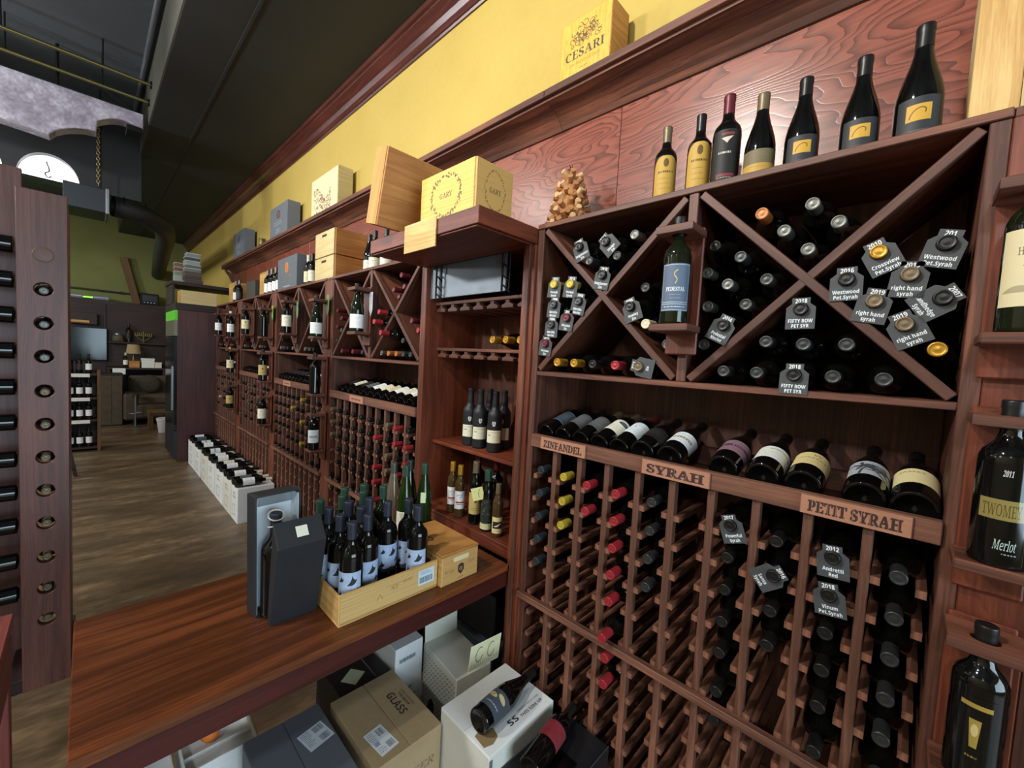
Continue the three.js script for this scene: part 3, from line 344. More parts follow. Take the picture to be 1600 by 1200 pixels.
// a bottle holder on a front face: base shelf, collar for the neck, back plate; y is where the bottle stands
function holder(parent, y, z) {
  const h = new THREE.Group(); h.name = 'bottle_holder'; parent.add(h); h.position.set(FX - parent.position.x, y - parent.position.y, z - parent.position.z);
  part('back_plate', holdBack, M.red, h, -0.019, 0.10, 0); part('base_shelf', holdBase, M.cab, h, -0.075, -0.0105, 0); part('collar', holeCollar, M.cab, h, -0.075, 0.252, 0); return h;
}
function cabinet(label, z1, { detail = 2, cols = 10, centre = true } = {}) { // z1: near end of the interior
  const w = cols * PITCH + 0.002, z0 = z1 - w, t = thing('wine_cabinet', label, 'cabinet', [FX, 0, (z0 + z1) / 2], 'wine cabinets along the yellow wall'), S = (n, m, ...a) => span(n, m, t, ...a);
  S('side_panel', M.cab, FX, BACK, 0, 2.146, z1, z1 + 0.03, 'y'); S('side_panel', M.cab, FX, BACK, 0, 2.146, z0 - 0.03, z0, 'y');
  S('back_panel', M.cab, BACK - 0.012, BACK, 0.02, 2.146, z0, z1, 'y'); S('top_board', M.cab, FX - 0.004, BACK, 2.147, 2.166, z0 - 0.03, z1 + 0.03, 'z');
  S('middle_shelf', M.cab, FX, BACK - 0.013, 1.570, 1.588, z0 + 0.0005, z1 - 0.0005, 'z');
  S('display_ledge', M.rack, FX - 0.012, FX + 0.014, 1.286, 1.336, z0 + 0.0005, z1 - 0.0005, 'z'); S('ledge_floor', M.cab, FX + 0.015, BACK - 0.013, 1.288, 1.300, z0 + 0.0005, z1 - 0.0005, 'z');
  const lift = S('bottle_cradle', M.cab, BACK - 0.13, BACK - 0.11, 1.301, 1.362, z0 + 0.0005, z1 - 0.0005, 'z');
  S('front_rail', M.rack, FX - 0.024, FX - 0.001, 0.655, 0.680, z0 - 0.02, z1 + 0.02, 'z'); S('base_board', M.cab, FX + 0.002, FX + 0.022, 0, 0.09, z0 + 0.0005, z1 - 0.0005, 'z');
  const zc = (z0 + z1) / 2;
  if (centre) S('centre_divider', M.cab, FX, BACK - 0.013, 1.5885, 2.1465, zc - 0.014, zc + 0.014, 'y');
  if (centre) for (const m of [(z0 + zc - 0.014) / 2, (zc + 0.014 + z1) / 2]) for (const s of [-1, 1]) { const a = part('cross_board', armGeo, M.cab, t, 0.167 + s * 0.0006, 1.8675, m - zc); a.rotation.x = s * Math.PI / 4; }
  const merged = [];
  for (let k = 0; k <= cols; k++) {
    const z = z0 + k * PITCH + 0.001;
    if (k > 0 && k < cols) { part('rack_divider', slatF, M.rack, t, 0.016, 0.645, z - zc); if (detail > 1) part('rack_divider', slatB, M.rack, t, 0.30, 0.645, z - zc); }
    for (const s of [-1, 1]) { if ((k === 0 && s < 0) || (k === cols && s > 0)) continue;
      const dz = 0.0195;
      for (const y of ROWS) { if (detail > 1) part('rack_cleat', railGeo, M.rack, t, 0.155, y - 0.0235 - 0.009, z + s * dz - zc); else { const g = railGeo.clone(); g.translate(0.155, y - 0.0325, z + s * dz - zc); merged.push(g); } } }
  }
  if (merged.length) { const m = part('rack_cleats', mergeGeometries(merged), M.rack, t); m.userData.kind = 'stuff'; }
  t.userData.z0 = z0; return t;
}
const cabA = cabinet('wine cabinet bearing the zinfandel, syrah and petit syrah plaques', 0.071);
const cabB = cabinet('wine cabinet between the recessed shelf unit and the first far display post', -1.926);
const cabC = cabinet('wine cabinet standing two bays before the tall black fridge', -3.235, { detail: 1 });
const cabD = cabinet('wine cabinet standing one bay before the tall black fridge', -4.544, { detail: 1 });
const cabE = cabinet('wine cabinet right against the tall black fridge unit', -5.853, { detail: 1 });
const cabR = cabinet('dark cabinet end beyond the post with three large display bottles', 0.195 + 0.03 + 4 * PITCH + 0.002, { detail: 1, cols: 4, centre: false });
for (const t of [cabA, cabB, cabC, cabD, cabE, cabR]) delete t.userData.z0;
holder(cabA, 1.751, -0.5015); holder(cabB, 1.751, -2.4995);
const POSTS = [[0.148, 'broad display post of the cabinet with petit syrah plaque'], [-3.155, 'display post between cabinets beyond the recessed shelves'], [-4.464, 'display post in the middle of the far cabinets'], [-5.773, 'display post closest to the tall black fridge']];
POSTS.forEach(([z, l], i) => { const t = thing('display_post', l, 'post', [FX, 0, z], 'bottle display posts'); const hw = i ? 0.05 : 0.047;
  part('post_board', board(0.03, 2.146, hw * 2 - 0.001, 'y'), M.red, t, 0.014, 1.073, 0); part('post_cap', board(0.36, 0.019, hw * 2 - 0.001, 'x'), M.cab, t, 0.182, 2.1565, 0);
  for (const y of [1.722, 1.302, 0.883]) holder(t, y, z - (i ? 0 : 0.012)); });
for (const [n, z] of [[cabC, -3.809], [cabD, -5.118], [cabE, -6.427]]) holder(n, 1.751, z);

// plaques with stencilled names
function stencil(s, w, h) { const cw = 1024, ch = Math.round(1024 * h / w), cv = document.createElement('canvas'); cv.width = cw; cv.height = ch; const c = cv.getContext('2d'); c.fillStyle = '#a8765c'; c.fillRect(0, 0, cw, ch); for (let i = 0; i < 900; i++) { c.fillStyle = rnd() > 0.5 ? 'rgba(150,98,72,0.35)' : 'rgba(196,146,118,0.3)'; c.fillRect(R(-40, cw), R(0, ch), R(30, 200), R(1, 3)); }
  c.fillStyle = '#3a2320'; c.font = `bold ${Math.round(ch * 0.8)}px serif`; c.textAlign = 'center'; c.textBaseline = 'middle'; const tw = c.measureText(s).width; c.save(); c.translate(cw / 2, ch * 0.54); c.scale(cw * 0.86 / tw, 1); c.strokeStyle = '#3a2320'; c.lineWidth = ch * 0.05; c.strokeText(s, 0, 0); c.fillText(s, 0, 0); c.restore();
  c.fillStyle = '#a8765c'; let x = cw * 0.07; const per = cw * 0.86 / s.length; for (let i = 0; i < s.length; i++) c.fillRect(x + per * (i + 0.52), 0, cw * 0.005, ch);
  const t = new THREE.CanvasTexture(cv); t.colorSpace = THREE.SRGBColorSpace; return std({ map: t, roughness: 0.6 }); }
const woodEdge = std({ map: paperTex('#8c5e48', 8, 0.2), roughness: 0.7 });
for (const [s, a, b, col] of [['ZINFANDEL', -1.021, -0.812, 'tan wooden plaque stencilled zinfandel on the display ledge'], ['SYRAH', -0.597, -0.389, 'tan wooden plaque stencilled syrah on the display ledge'], ['PETIT SYRAH', -0.175, 0.026, 'tan wooden plaque stencilled petit syrah on the display ledge']]) {
  const t = thing('name_plaque', col, 'sign', [FX - 0.0125, 1.311, (a + b) / 2], 'stencilled plaques'); part('plaque_board', board(0.006, 0.047, b - a, 'z', 0.001), woodEdge, t, -0.003, 0, 0);
  const f = part('lettering', new THREE.PlaneGeometry(b - a - 0.003, 0.045), stencil(s, b - a, 0.047), t, -0.0064, 0, 0); f.rotation.y = -Math.PI / 2; }
for (const [z, l] of [[-2.62, 'small worn plaque on the ledge of the cabinet beside the recessed shelves'], [-3.99, 'small worn plaque on the ledge two bays before the fridge']]) { const t = thing('name_plaque', l, 'sign', [FX - 0.0125, 1.311, z]); part('plaque_board', board(0.006, 0.047, 0.2, 'z', 0.001), woodEdge, t, -0.003, 0, 0); const c = cell((c) => { fill(c, '#a8765c'); scribble(c, 20, 100, 210, 1, 10, '#4a2c26', 60); }); const f = part('lettering', intoCell(new THREE.PlaneGeometry(0.19, 0.044), c), c.mat, t, -0.0064, 0, 0); f.rotation.y = -Math.PI / 2; }

// ---------------------------------------------------------------- bottles and neck tags in the near cabinet
const tagShape = (() => { const s = new THREE.Shape(); const pts = [[-0.031, -0.05], [0.031, -0.05], [0.031, 0.004], [0.019, 0.014], [0.019, 0.028], [-0.019, 0.028], [-0.019, 0.014], [-0.031, 0.004]]; pts.forEach(([x, y], i) => (i ? s.lineTo(x, y) : s.moveTo(x, y))); const h = new THREE.Path(); h.absarc(0, 0, 0.0166, 0, Math.PI * 2, true); s.holes.push(h); return s; })();
function neckTag(lines, label, x, y, z, roll = 0, tilt = 0.12, bottleCap) {
  const c = cell((k) => { fill(k, '#414446'); for (let i = 0; i < 30; i++) { k.fillStyle = `rgba(${rnd() > 0.5 ? '95,98,100' : '60,62,64'},0.25)`; k.fillRect(R(0, 256), R(0, 256), R(10, 80), R(2, 8)); } text(k, lines[0], 128, 30, 46, '#e8ecec', 'sans-serif', 'bold', 118); text(k, lines[1], 128, 186, 40, '#dfe8ec', 'sans-serif', 'bold', 216); if (lines[2]) text(k, lines[2], 128, 226, 40, '#dfe8ec', 'sans-serif', 'bold', 200); });
  const g = new THREE.ExtrudeGeometry(tagShape, { depth: 0.001, bevelEnabled: false, curveSegments: 16 }); const p = g.attributes.position, uv = g.attributes.uv;
  for (let i = 0; i < p.count; i++) uv.setXY(i, (p.getX(i) + 0.032) / 0.064, (p.getY(i) + 0.051) / 0.08); intoCell(g, c);
  const m = single('neck_tag', label, 'tag', g, c.mat, [x, y, z], 'chalked neck tags'); m.rotation.order = 'YXZ'; m.rotation.set(0, -Math.PI / 2, roll); return m;
}
const IN_BIN = 'bottles lying in the crossed bins of the plaque cabinet';
const ZBIN = 1.236;
// [z, y, capsule, tag lines or null, tag roll]
const bins = {
  'upper bin above the zinfandel plaque': [[-0.922, 2.055, 'dark', ['2009', 'Sledgehammer', 'Zin'], 0.35], [-0.813, 2.061, 'dark', ['2012', 'Sledge', 'Zin'], 0.75], [-0.752, 1.995, 'dark', null], [-0.696, 2.061, 'silver', null], [-0.817, 1.925, 'dark', ['2010', 'Sledgehammer', 'Zin'], -0.2], [-0.885, 1.985, 'grey', null]],
  'side bin above the zinfandel plaque': [[-1.036, 1.930, 'yellow', ['2012', 'Pernod', 'Syrah'], -0.1], [-0.956, 1.925, 'yellow', ['2012', 'Pernod', 'Syrah'], -0.15], [-1.034, 1.850, 'grey', ['2006', 'Meridia', 'Merlot'], -0.1], [-0.918, 1.859, 'grey', ['2008', 'Meridia', 'Merlot'], -0.2], [-1.034, 1.770, 'grey', ['2006', 'Meridia', 'Merlot'], -0.05], [-0.962, 1.785, 'wine', ['2017', 'Messian', 'Zin'], -0.15], [-1.036, 1.690, 'wine', ['2017', 'Herman', 'Zin'], -0.1]],
  'bin left of the blue-labelled display bottle': [[-0.639, 1.883, 'dark', null], [-0.700, 1.830, 'dark', ['2006', 'Hawley', 'Zin'], 0.35], [-0.634, 1.770, 'cream', null], [-0.562, 1.703, 'silver', null], [-0.562, 1.895, 'grey', ['2008', 'Zin', ''], 0], [-0.562, 1.805, 'grey', ['2009', 'Zin', ''], 0]],
  'floor bin above the zinfandel plaque': [[-1.0, 1.627, 'gold', null], [-0.915, 1.627, 'gold', null], [-0.833, 1.627, 'dark', null], [-0.741, 1.627, 'red', null], [-0.656, 1.627, 'taupe', ['2011', 'Zin', ''], 1.4]],
  'upper bin above the syrah plaque': [[-0.325, 2.052, 'orange', null], [-0.273, 1.990, 'silver', null], [-0.201, 1.926, 'silver', null], [-0.209, 2.054, 'silver', null], [-0.142, 1.988, 'silver', null]],
  'bin right of the blue-labelled display bottle': [[-0.448, 1.992, 'dark', null], [-0.374, 1.935, 'grey', null], [-0.306, 1.872, 'grey', null], [-0.448, 1.897, 'silver', null], [-0.384, 1.852, 'silver', null], [-0.448, 1.815, 'silver', null], [-0.329, 1.795, 'grey', null], [-0.393, 1.762, 'dark', ['2014', 'Pedestal', 'Merlot'], -0.45], [-0.446, 1.700, 'grey', null]],
  'floor bin above the petit syrah plaque': [[-0.221, 1.798, 'dark', ['2018', 'FIFTY ROW', 'PET SYR'], 0.02], [-0.290, 1.712, 'grey', null], [-0.206, 1.706, 'grey', null], [-0.120, 1.706, 'grey', null], [-0.393, 1.627, 'grey', null], [-0.306, 1.627, 'grey', null], [-0.221, 1.627, 'dark', ['2018', 'FIFTY ROW', 'PET SYR'], 0.0], [-0.140, 1.627, 'grey', null], [-0.047, 1.627, 'grey', null]],
  'side bin above the petit syrah plaque': [[-0.130, 1.855, 'dark', ['2016', 'Westwood', 'Pet.Syrah'], 0.02], [-0.081, 1.918, 'gold', ['2010', 'Crossview', 'Pet.Syrah'], 0.45], [-0.072, 1.795, 'taupe', ['2019', 'right hand', 'syrah'], -0.2], [-0.018, 1.860, 'taupe', ['2019', 'right hand', 'syrah'], -0.12], [0.030, 1.925, 'dark', ['201', 'Westwood', 'Pet.Syrah'], -0.25], [0.031, 1.802, 'dark', ['2007', 'Sandhedge', 'Syrah'], -1.0], [-0.016, 1.732, 'taupe', ['2019', 'right hand', 'syrah'], 0.45], [0.030, 1.680, 'gold', null]],
};
const tagWords = ['tilted grey tag on a black capsule, next to the left cross arm', 'strongly tilted grey tag, highest above the zinfandel plaque', 'grey tag right over the crossing of the left boards', 'grey tag under a yellow capsule beside the cabinet side', 'grey tag under the yellow capsule farther from the cabinet side', 'grey tag on a dull capsule just below the yellow capsules, by the cabinet side', 'grey tag on a dull capsule nearest the left crossing', 'grey tag on a dull capsule two below a yellow one, by the cabinet side', 'grey tag on a dark red capsule resting near the lower left arm', 'lowest grey tag against the cabinet side', 'grey tag leaning in the bin left of the blue-labelled display bottle', 'upper grey tag half hidden by the blue-labelled display bottle', 'lower grey tag half hidden by the blue-labelled display bottle', 'grey tag standing edge-on beside a bronze capsule on the bin floor', 'tilted grey tag chalked merlot right of the blue-labelled display bottle', 'grey tag chalked petit syrah just below the right crossing', 'grey tag chalked petit syrah overlapping the middle shelf edge', 'grey tag chalked petit syrah right beside the right crossing', 'grey tag under a gold capsule, turned clockwise', 'upright grey tag chalked syrah resting near the lower right arm', 'grey tag chalked right hand syrah in the middle of its bin', 'highest grey tag chalked petit syrah near the broad post', 'grey tag turned nearly on its side near the broad post', 'tilted grey tag chalked syrah lowest in its bin']; let tagNo = 0;
const capWord = { dark: 'black', grey: 'grey', blue: 'slate blue', yellow: 'yellow', red: 'red', gold: 'gold', orange: 'copper', green: 'green', silver: 'silver', slate: 'slate', wine: 'dark red', cream: 'cream', port: 'black', taupe: 'bronze' };
// keep every bottle clear of the boards around its bin and of its neighbours: list of {z, y}
function settle(list, z0, z1, r = 0.0382) {
  const zc = (z0 + z1) / 2, bays = [[z0, zc - 0.014], [zc + 0.014, z1]], q = Math.SQRT1_2;
  const start = list.map((p) => { const bay = p.z < zc ? 0 : 1, m = (bays[bay][0] + bays[bay][1]) / 2; return [bay, Math.sign((p.z - m) + (p.y - 1.8675)), Math.sign((p.z - m) - (p.y - 1.8675))]; });
  for (let it = 0; it < 160; it++) {
    for (let i = 0; i < list.length; i++) for (let j = 0; j < i; j++) { const A = list[i], B = list[j], dz = A.z - B.z, dy = A.y - B.y, l = Math.hypot(dz, dy) || 1e-4, g = (2 * r - l) / 2; if (g > 0) { A.z += dz / l * g; A.y += dy / l * g; B.z -= dz / l * g; B.y -= dy / l * g; } }
    list.forEach((p, i) => { const [bay, s1, s2] = start[i], m = (bays[bay][0] + bays[bay][1]) / 2;
      let d = ((p.z - m) + (p.y - 1.8675)) * q * s1, need = 0.0116 + r; if (d < need) { p.z += (need - d) * q * s1; p.y += (need - d) * q * s1; }
      d = ((p.z - m) - (p.y - 1.8675)) * q * s2; if (d < need) { p.z += (need - d) * q * s2; p.y -= (need - d) * q * s2; }
      p.z = Math.min(bays[bay][1] - r, Math.max(bays[bay][0] + r, p.z)); p.y = Math.min(2.146 - r, Math.max(1.5885 + r, p.y)); });
  }
}
const flatBins = Object.entries(bins).flatMap(([where, l]) => l.map(([z, y, cap, tag, roll]) => ({ where, z: z * ZBIN / 1.27, y: 1.625 + (y - 1.625) * ZBIN / 1.27, cap, tag, roll })));
settle(flatBins, 0.071 - W, 0.071);
const NTH = ['first', 'second', 'third', 'fourth', 'fifth', 'sixth', 'seventh', 'eighth'];
for (const { where, z, y, cap, tag, roll } of flatBins) { const like = flatBins.filter((p) => p.where === where && p.cap === cap), nth = like.filter((p) => p.z < z || (p.z === z && p.y < y)).length; const capX = Math.abs(z + 0.5015) < 0.07 ? 1.255 : ZBIN;
  neckOut({ cap }, like.length > 1 ? `bottle in the ${where}, ${NTH[nth]} ${capWord[cap]} cap from recessed shelves` : `wine bottle with ${capWord[cap]} capsule in the ${where}`, `${capWord[cap]} capped bottles in the ${where}`, capX, y, z);
  if (tag) neckTag(tag, tagWords[tagNo++], capX + 0.0125, y, z, roll);
}
// display row on the sloping ledge
const row = [[-1.034, 'bordeaux', 'navy', 'dark', 'navy label with a pale frame, touching the left end'], [-0.950, 'bordeaux', 'slate', 'dark', 'small grey label beside the navy one'], [-0.868, 'bordeaux', 'slate', 'taupe', 'wide grey label before the oval-crest label'], [-0.787, 'bordeaux', 'oval', 'taupe', 'cream label with a dark oval crest'], [-0.708, 'bordeaux', 'paleTop', 'wine', 'pale blue label and dark red capsule'], [-0.622, 'burgundy', 'black', 'dark', 'black label between two pale ones'], [-0.530, 'burgundy', 'pale', 'dark', 'pale label showing a house'], [-0.372, 'burgundy', 'mauve', 'dark', 'mauve label with a violet band'], [-0.272, 'burgundy', 'swoosh', 'dark', 'white label with a dark swoosh'], [-0.180, 'burgundy', 'crown', 'dark', 'yellow label with a crown letter'], [-0.060, 'burgundy', 'marble', 'dark', 'marbled grey label'], [0.026, 'burgundy', 'plainCream', 'dark', 'plain cream band label']];
for (const [z, type, lab, cap, d] of row) baseOut({ type, lab, cap, arc: 2.9, y0: type === 'burgundy' ? 0.05 : 0.07, y1: type === 'burgundy' ? 0.125 : 0.165 }, `bottle on the display ledge with ${d}`, 'bottles on the near display ledge', 1.275, 1.340 + (type === 'burgundy' ? 0.004 : 0), z, 0.27, R(-1.35, -1.1));
// rack columns under the plaques: [column, rows, capsule, group words]
const zcol = (k, z1) => z1 - W + 0.001 + PITCH * (k + 0.5);
const cols = [[0, [0, 1, 2, 3, 4], 'blue', 'first column of the plaque cabinet rack'], [1, [0, 1, 2], 'yellow', 'rack under the zinfandel plaque'], [2, [0, 1], 'red', 'rack by the zinfandel plaque end'], [3, [0, 1, 2, 3, 4, 5, 6, 7], 'red', 'rack between zinfandel and syrah plaques'], [4, [0, 1, 2, 3], 'grey', 'rack under the syrah plaque'], [6, [0, 1, 2, 3, 4, 5, 6], 'dark', 'rack right of the syrah plaque'], [7, [0, 1, 2, 3], 'dark', 'rack left of the petit syrah plaque'], [8, [0, 1, 2, 3, 4, 5], 'dark', 'rack under the petit syrah plaque'], [9, [0, 1, 2, 3, 4, 5], 'grey', 'rack beside the broad display post']];
for (const [k, rows, cap, w] of cols) for (const r of rows) { const x = cap === 'red' ? (r === 5 ? 1.19 : 1.218) : cap === 'yellow' ? 1.235 : k > 6 ? 1.222 : 1.24;
  neckOut({ cap }, `${['topmost', 'second', 'third', 'fourth', 'fifth', 'sixth', 'seventh', 'eighth'][r]} bottle down with ${capWord[cap]} capsule in the ${w}`, `${capWord[cap]} capped bottles in the ${w}`, x, ROWS[r] + 0.0008, zcol(k, 0.071)); }
for (const [k, r, l, roll, d] of [[6, 0, ['2017', 'Powerful', 'Syrah'], 0.35, 'in the rack right of the syrah plaque'], [7, 1, ['2016', 'Santa', 'Syrah'], -0.9, 'in the rack left of the petit syrah plaque'], [8, 0, ['2012', 'Andretti', 'Red'], 0.1, 'just under the petit syrah plaque'], [8, 1, ['2018', 'Vinum', 'Pet.Syrah'], 0.15, 'one row below the tag chalked 2012']]) neckTag(l, `grey neck tag chalked ${l[0]} ${d}`, (k > 6 ? 1.222 : 1.24) + 0.012, ROWS[r], zcol(k, 0.071), roll).userData.group = 'neck tags in the plaque cabinet rack';
// display bottles in holders: [y, z, spec, label]
const heldX = FX - 0.087;
for (const [y, z, o, l] of [[1.751, -0.5015, { lab: 'pedestal', arc: 2.2, y0: 0.035, y1: 0.165, glass: M.glassGreen }, 'bottle with a blue-grey framed label in the holder between the crossed bins'], [1.722, 0.136, { lab: 'hess', arc: 2.2, y0: 0.044, y1: 0.178, glass: M.glassGreen }, 'bottle with a large cream landscape label in the top holder of the broad post'], [1.302, 0.136, { lab: 'twomey', arc: 1.55, y0: 0.02, y1: 0.185, gloss: true }, 'bottle with a gold band label in the middle holder of the broad post'], [0.883, 0.136, { lab: 'shield', arc: 1.4, y0: 0.04, y1: 0.175, gloss: true }, 'bottle with a black label and gold shield in the lowest holder of the broad post'],
  [1.751, -2.4995, { type: 'burgundy', lab: 'white', y0: 0.02, y1: 0.105, glass: M.glassGreen }, 'bottle with white label in the holder beside the red capsules'],
  [1.722, -3.155, { type: 'burgundy', lab: 'white', y0: 0.02, y1: 0.10, glass: M.glassGreen }, 'sloping bottle with white label in the top holder of the post past the recessed shelves'], [1.302, -3.155, { cap: 'dark' }, 'unlabelled tall bottle in the middle holder of the post past the recessed shelves'], [0.883, -3.155, { lab: 'pale' }, 'bottle with pale label in the lowest holder of the post past the recessed shelves'],
  [1.751, -3.809, { lab: 'cream' }, 'bottle with cream label in the centre holder two bays before the fridge'], [1.722, -4.464, { cap: 'dark' }, 'unlabelled bottle in the top holder of the middle far post'], [1.302, -4.464, { lab: 'tan' }, 'bottle with tan label in the middle holder of the middle far post'], [0.883, -4.464, { lab: 'cream' }, 'bottle with cream label in the lowest holder of the middle far post'],
  [1.751, -5.118, { lab: 'ivory' }, 'bottle with ivory label in the centre holder one bay before the fridge'], [1.722, -5.773, { lab: 'white', cap: 'cream' }, 'white capped bottle in the top holder of the last far post'], [1.302, -5.773, { lab: 'ivory', cap: 'gold' }, 'gold capped bottle in the middle holder of the last far post'], [0.883, -5.773, { lab: 'tan' }, 'bottle with slim tan label in the lowest holder of the last far post'], [1.751, -6.427, { lab: 'white', cap: 'dark' }, 'bottle in the centre holder of the cabinet against the fridge']])
  bottle(o, l, 'display bottles in front holders', [heldX, y, z], toCamera(heldX, z));
// paper markers hanging at the far holders
for (const [z, y, c, l] of [[-3.105, 2.03, '#5f8a4c', 'pointed green paper marker on the post past the recessed shelves'], [-2.44, 2.00, '#b9bcc0', 'pointed white paper marker beside the red capsules'], [-3.74, 2.02, '#6f8a5c', 'pointed green marker in the cabinet two bays before the fridge'], [-4.414, 2.02, '#6fae48', 'bright green paper marker on the middle far post']]) { const g = prism([[-0.022, 0], [0.022, 0], [0.022, -0.11], [0, -0.15], [-0.022, -0.11]], 0.001); const m = single('paper_marker', l, 'marker', g, std({ color: c, roughness: 0.8 }), [FX - 0.0275, y, z], 'pointed paper markers'); m.rotation.y = -Math.PI / 2; }

// ---------------------------------------------------------------- bottles in the far cabinets
const far = [
  [-1.926, 'cabinet next to the recessed shelves', ['taupe', 'dark', 'dark', 'dark', 'dark', 'dark', 'red', 'taupe', 'red', 'red'], 0.95, 7],
  [-3.235, 'cabinet two bays before the fridge', ['dark', 'dark', 'dark', 'dark', 'yellow', 'dark', 'yellow', 'dark', 'dark', 'dark'], 0.8, 6],
  [-4.544, 'cabinet one bay before the fridge', ['silver', 'silver', 'dark', 'silver', 'dark', 'dark', 'dark', 'dark', 'silver', 'dark'], 0.6, 5],
  [-5.853, 'cabinet against the fridge', ['cream', 'dark', 'cream', 'dark', 'dark', 'dark', 'dark', 'silver', 'dark', 'dark'], 0.5, 5]];
const TEN = [...NTH, 'ninth', 'tenth'];
const distant = []; // bottles too small in the picture to pick apart: [capsule, matrix]
const lay = (cap, x, y, z) => { const m = new THREE.Matrix4().makeRotationZ(Math.PI / 2); m.setPosition(x + 0.30, y, z); distant.push([cap, m]); };
far.forEach(([z1, w, caps, p, nr], c) => { for (let k = 0; k < 10; k++) for (let r = 0; r < nr; r++) { if (rnd() > p) continue; const cap = rnd() < (c ? 0.4 : 0.7) ? caps[k] : 'dark', x = cap === 'red' ? 1.215 : 1.232;
  if (c) lay(cap, x, ROWS[r] + 0.0008, zcol(k, z1)); else neckOut({ cap }, `${capWord[cap]} capped bottle, ${NTH[r]} row and ${TEN[k]} column of the rack beside recessed shelves`, 'bottles in the rack beside the recessed shelves', x, ROWS[r] + 0.0008, zcol(k, z1)); } });
const farBins = [[-2.148, 2.054, 'wine'], [-2.216, 1.985, 'wine'], [-2.096, 1.985, 'wine'], [-2.152, 1.930, 'wine'], [-2.036, 1.816, 'wine'], [-1.966, 1.762, 'red'], [-2.364, 1.627, 'silver'], [-2.28, 1.627, 'orange'], [-2.19, 1.627, 'orange'], [-2.082, 1.627, 'grey'], [-2.12, 1.705, 'grey'], [-1.983, 1.627, 'grey'], [-3.03, 1.92, 'wine'], [-2.96, 1.861, 'wine'], [-3.03, 1.802, 'wine'], [-2.95, 1.765, 'green'], [-3.033, 1.70, 'grey'], [-2.776, 2.05, 'wine'], [-2.743, 1.97, 'wine'], [-2.94, 1.627, 'wine'], [-2.765, 1.627, 'wine'], [-2.62, 1.627, 'grey']];
const TWENTY = [...TEN, 'eleventh', 'twelfth', 'thirteenth', 'fourteenth'];
const fb = farBins.map(([z, y, cap]) => ({ z, y, cap })).concat([[-2.27, 1.875], [-2.325, 1.805], [-2.25, 1.745]].map(([z, y]) => ({ z, y, cap: 'red', long: 1 }))); settle(fb, -1.926 - W, -1.926);
for (const { z, y, cap, long } of fb) if (!long) neckOut({ cap }, `${TWENTY[fb.filter((p) => !p.long && p.cap === cap && (p.z < z || (p.z === z && p.y < y))).length]} ${capWord[cap]} cap from the fridge side, in crossed bins beside recessed shelves`, `${capWord[cap]} capped bottles in the bins beside the recessed shelves`, 1.262, y, z);
for (const { z, y, long } of fb) if (long) neckOut({ cap: 'red' }, `${y > 1.84 ? 'upper' : y > 1.775 ? 'middle' : 'lower'} long bright red capsule jutting from the bins beside the recessed shelves`, 'bright red capsules jutting from the bins', 1.19, y, z);
for (const [z1, w] of [[-3.235, 'two bays before the fridge'], [-4.544, 'one bay before the fridge'], [-5.853, 'against the fridge']]) for (const [dz, y, cap] of [[0.10, 1.627, 'silver'], [0.19, 1.627, 'grey'], [0.29, 1.627, 'dark'], [0.42, 1.627, 'silver'], [0.72, 1.627, 'silver'], [0.82, 1.627, 'grey'], [0.91, 1.627, 'dark'], [0.14, 1.70, 'dark'], [0.06, 1.80, 'wine'], [0.07, 1.89, 'wine'], [0.87, 1.705, 'silver'], [1.06, 1.82, 'dark']]) lay(cap, 1.262, y, z1 - W + dz);
const farLabs = ['black', 'cream', 'black', 'slate', 'white', 'cream', 'ivory', 'white', 'cream', 'white'];
for (const [z1, w, n] of [[-1.926, 'beside the recessed shelves', 11], [-3.235, 'two bays before the fridge', 9], [-4.544, 'one bay before the fridge', 8], [-5.853, 'against the fridge', 7]]) for (let i = 0; i < n; i++) { const lab = n === 11 ? farLabs[i % 10] : i === n - 3 || i === n - 2 ? 'white' : 'black'; baseOut({ lab, arc: 2.9, y0: 0.07, y1: 0.165 }, `${[...TEN, 'last'][i]} bottle from the fridge side, display ledge of cabinet ${w}`, `bottles on the ledge ${w}`, 1.275, 1.340, z1 - W + 0.06 + i * 0.094 + (n === 11 ? 0.04 : 0), 0.27, -1.35); }
{ const t = thing('distant_wine_bottles', 'rows of small bottle necks in the racks of the three cabinets before the fridge', 'bottles'); t.userData.kind = 'stuff';
  const gb = new THREE.InstancedMesh(bodyGeo.bordeaux, M.glass, distant.length), gc = new THREE.InstancedMesh(capGeo.bordeaux, foil('#ffffff', 0.38, 0.3), distant.length); gb.name = 'glass_bodies'; gc.name = 'capsules';
  distant.forEach(([cap, m], i) => { gb.setMatrixAt(i, m); gc.setMatrixAt(i, m); gc.setColorAt(i, CAP[cap].color); }); for (const g of [gb, gc]) { g.castShadow = g.receiveShadow = true; t.add(g); } }

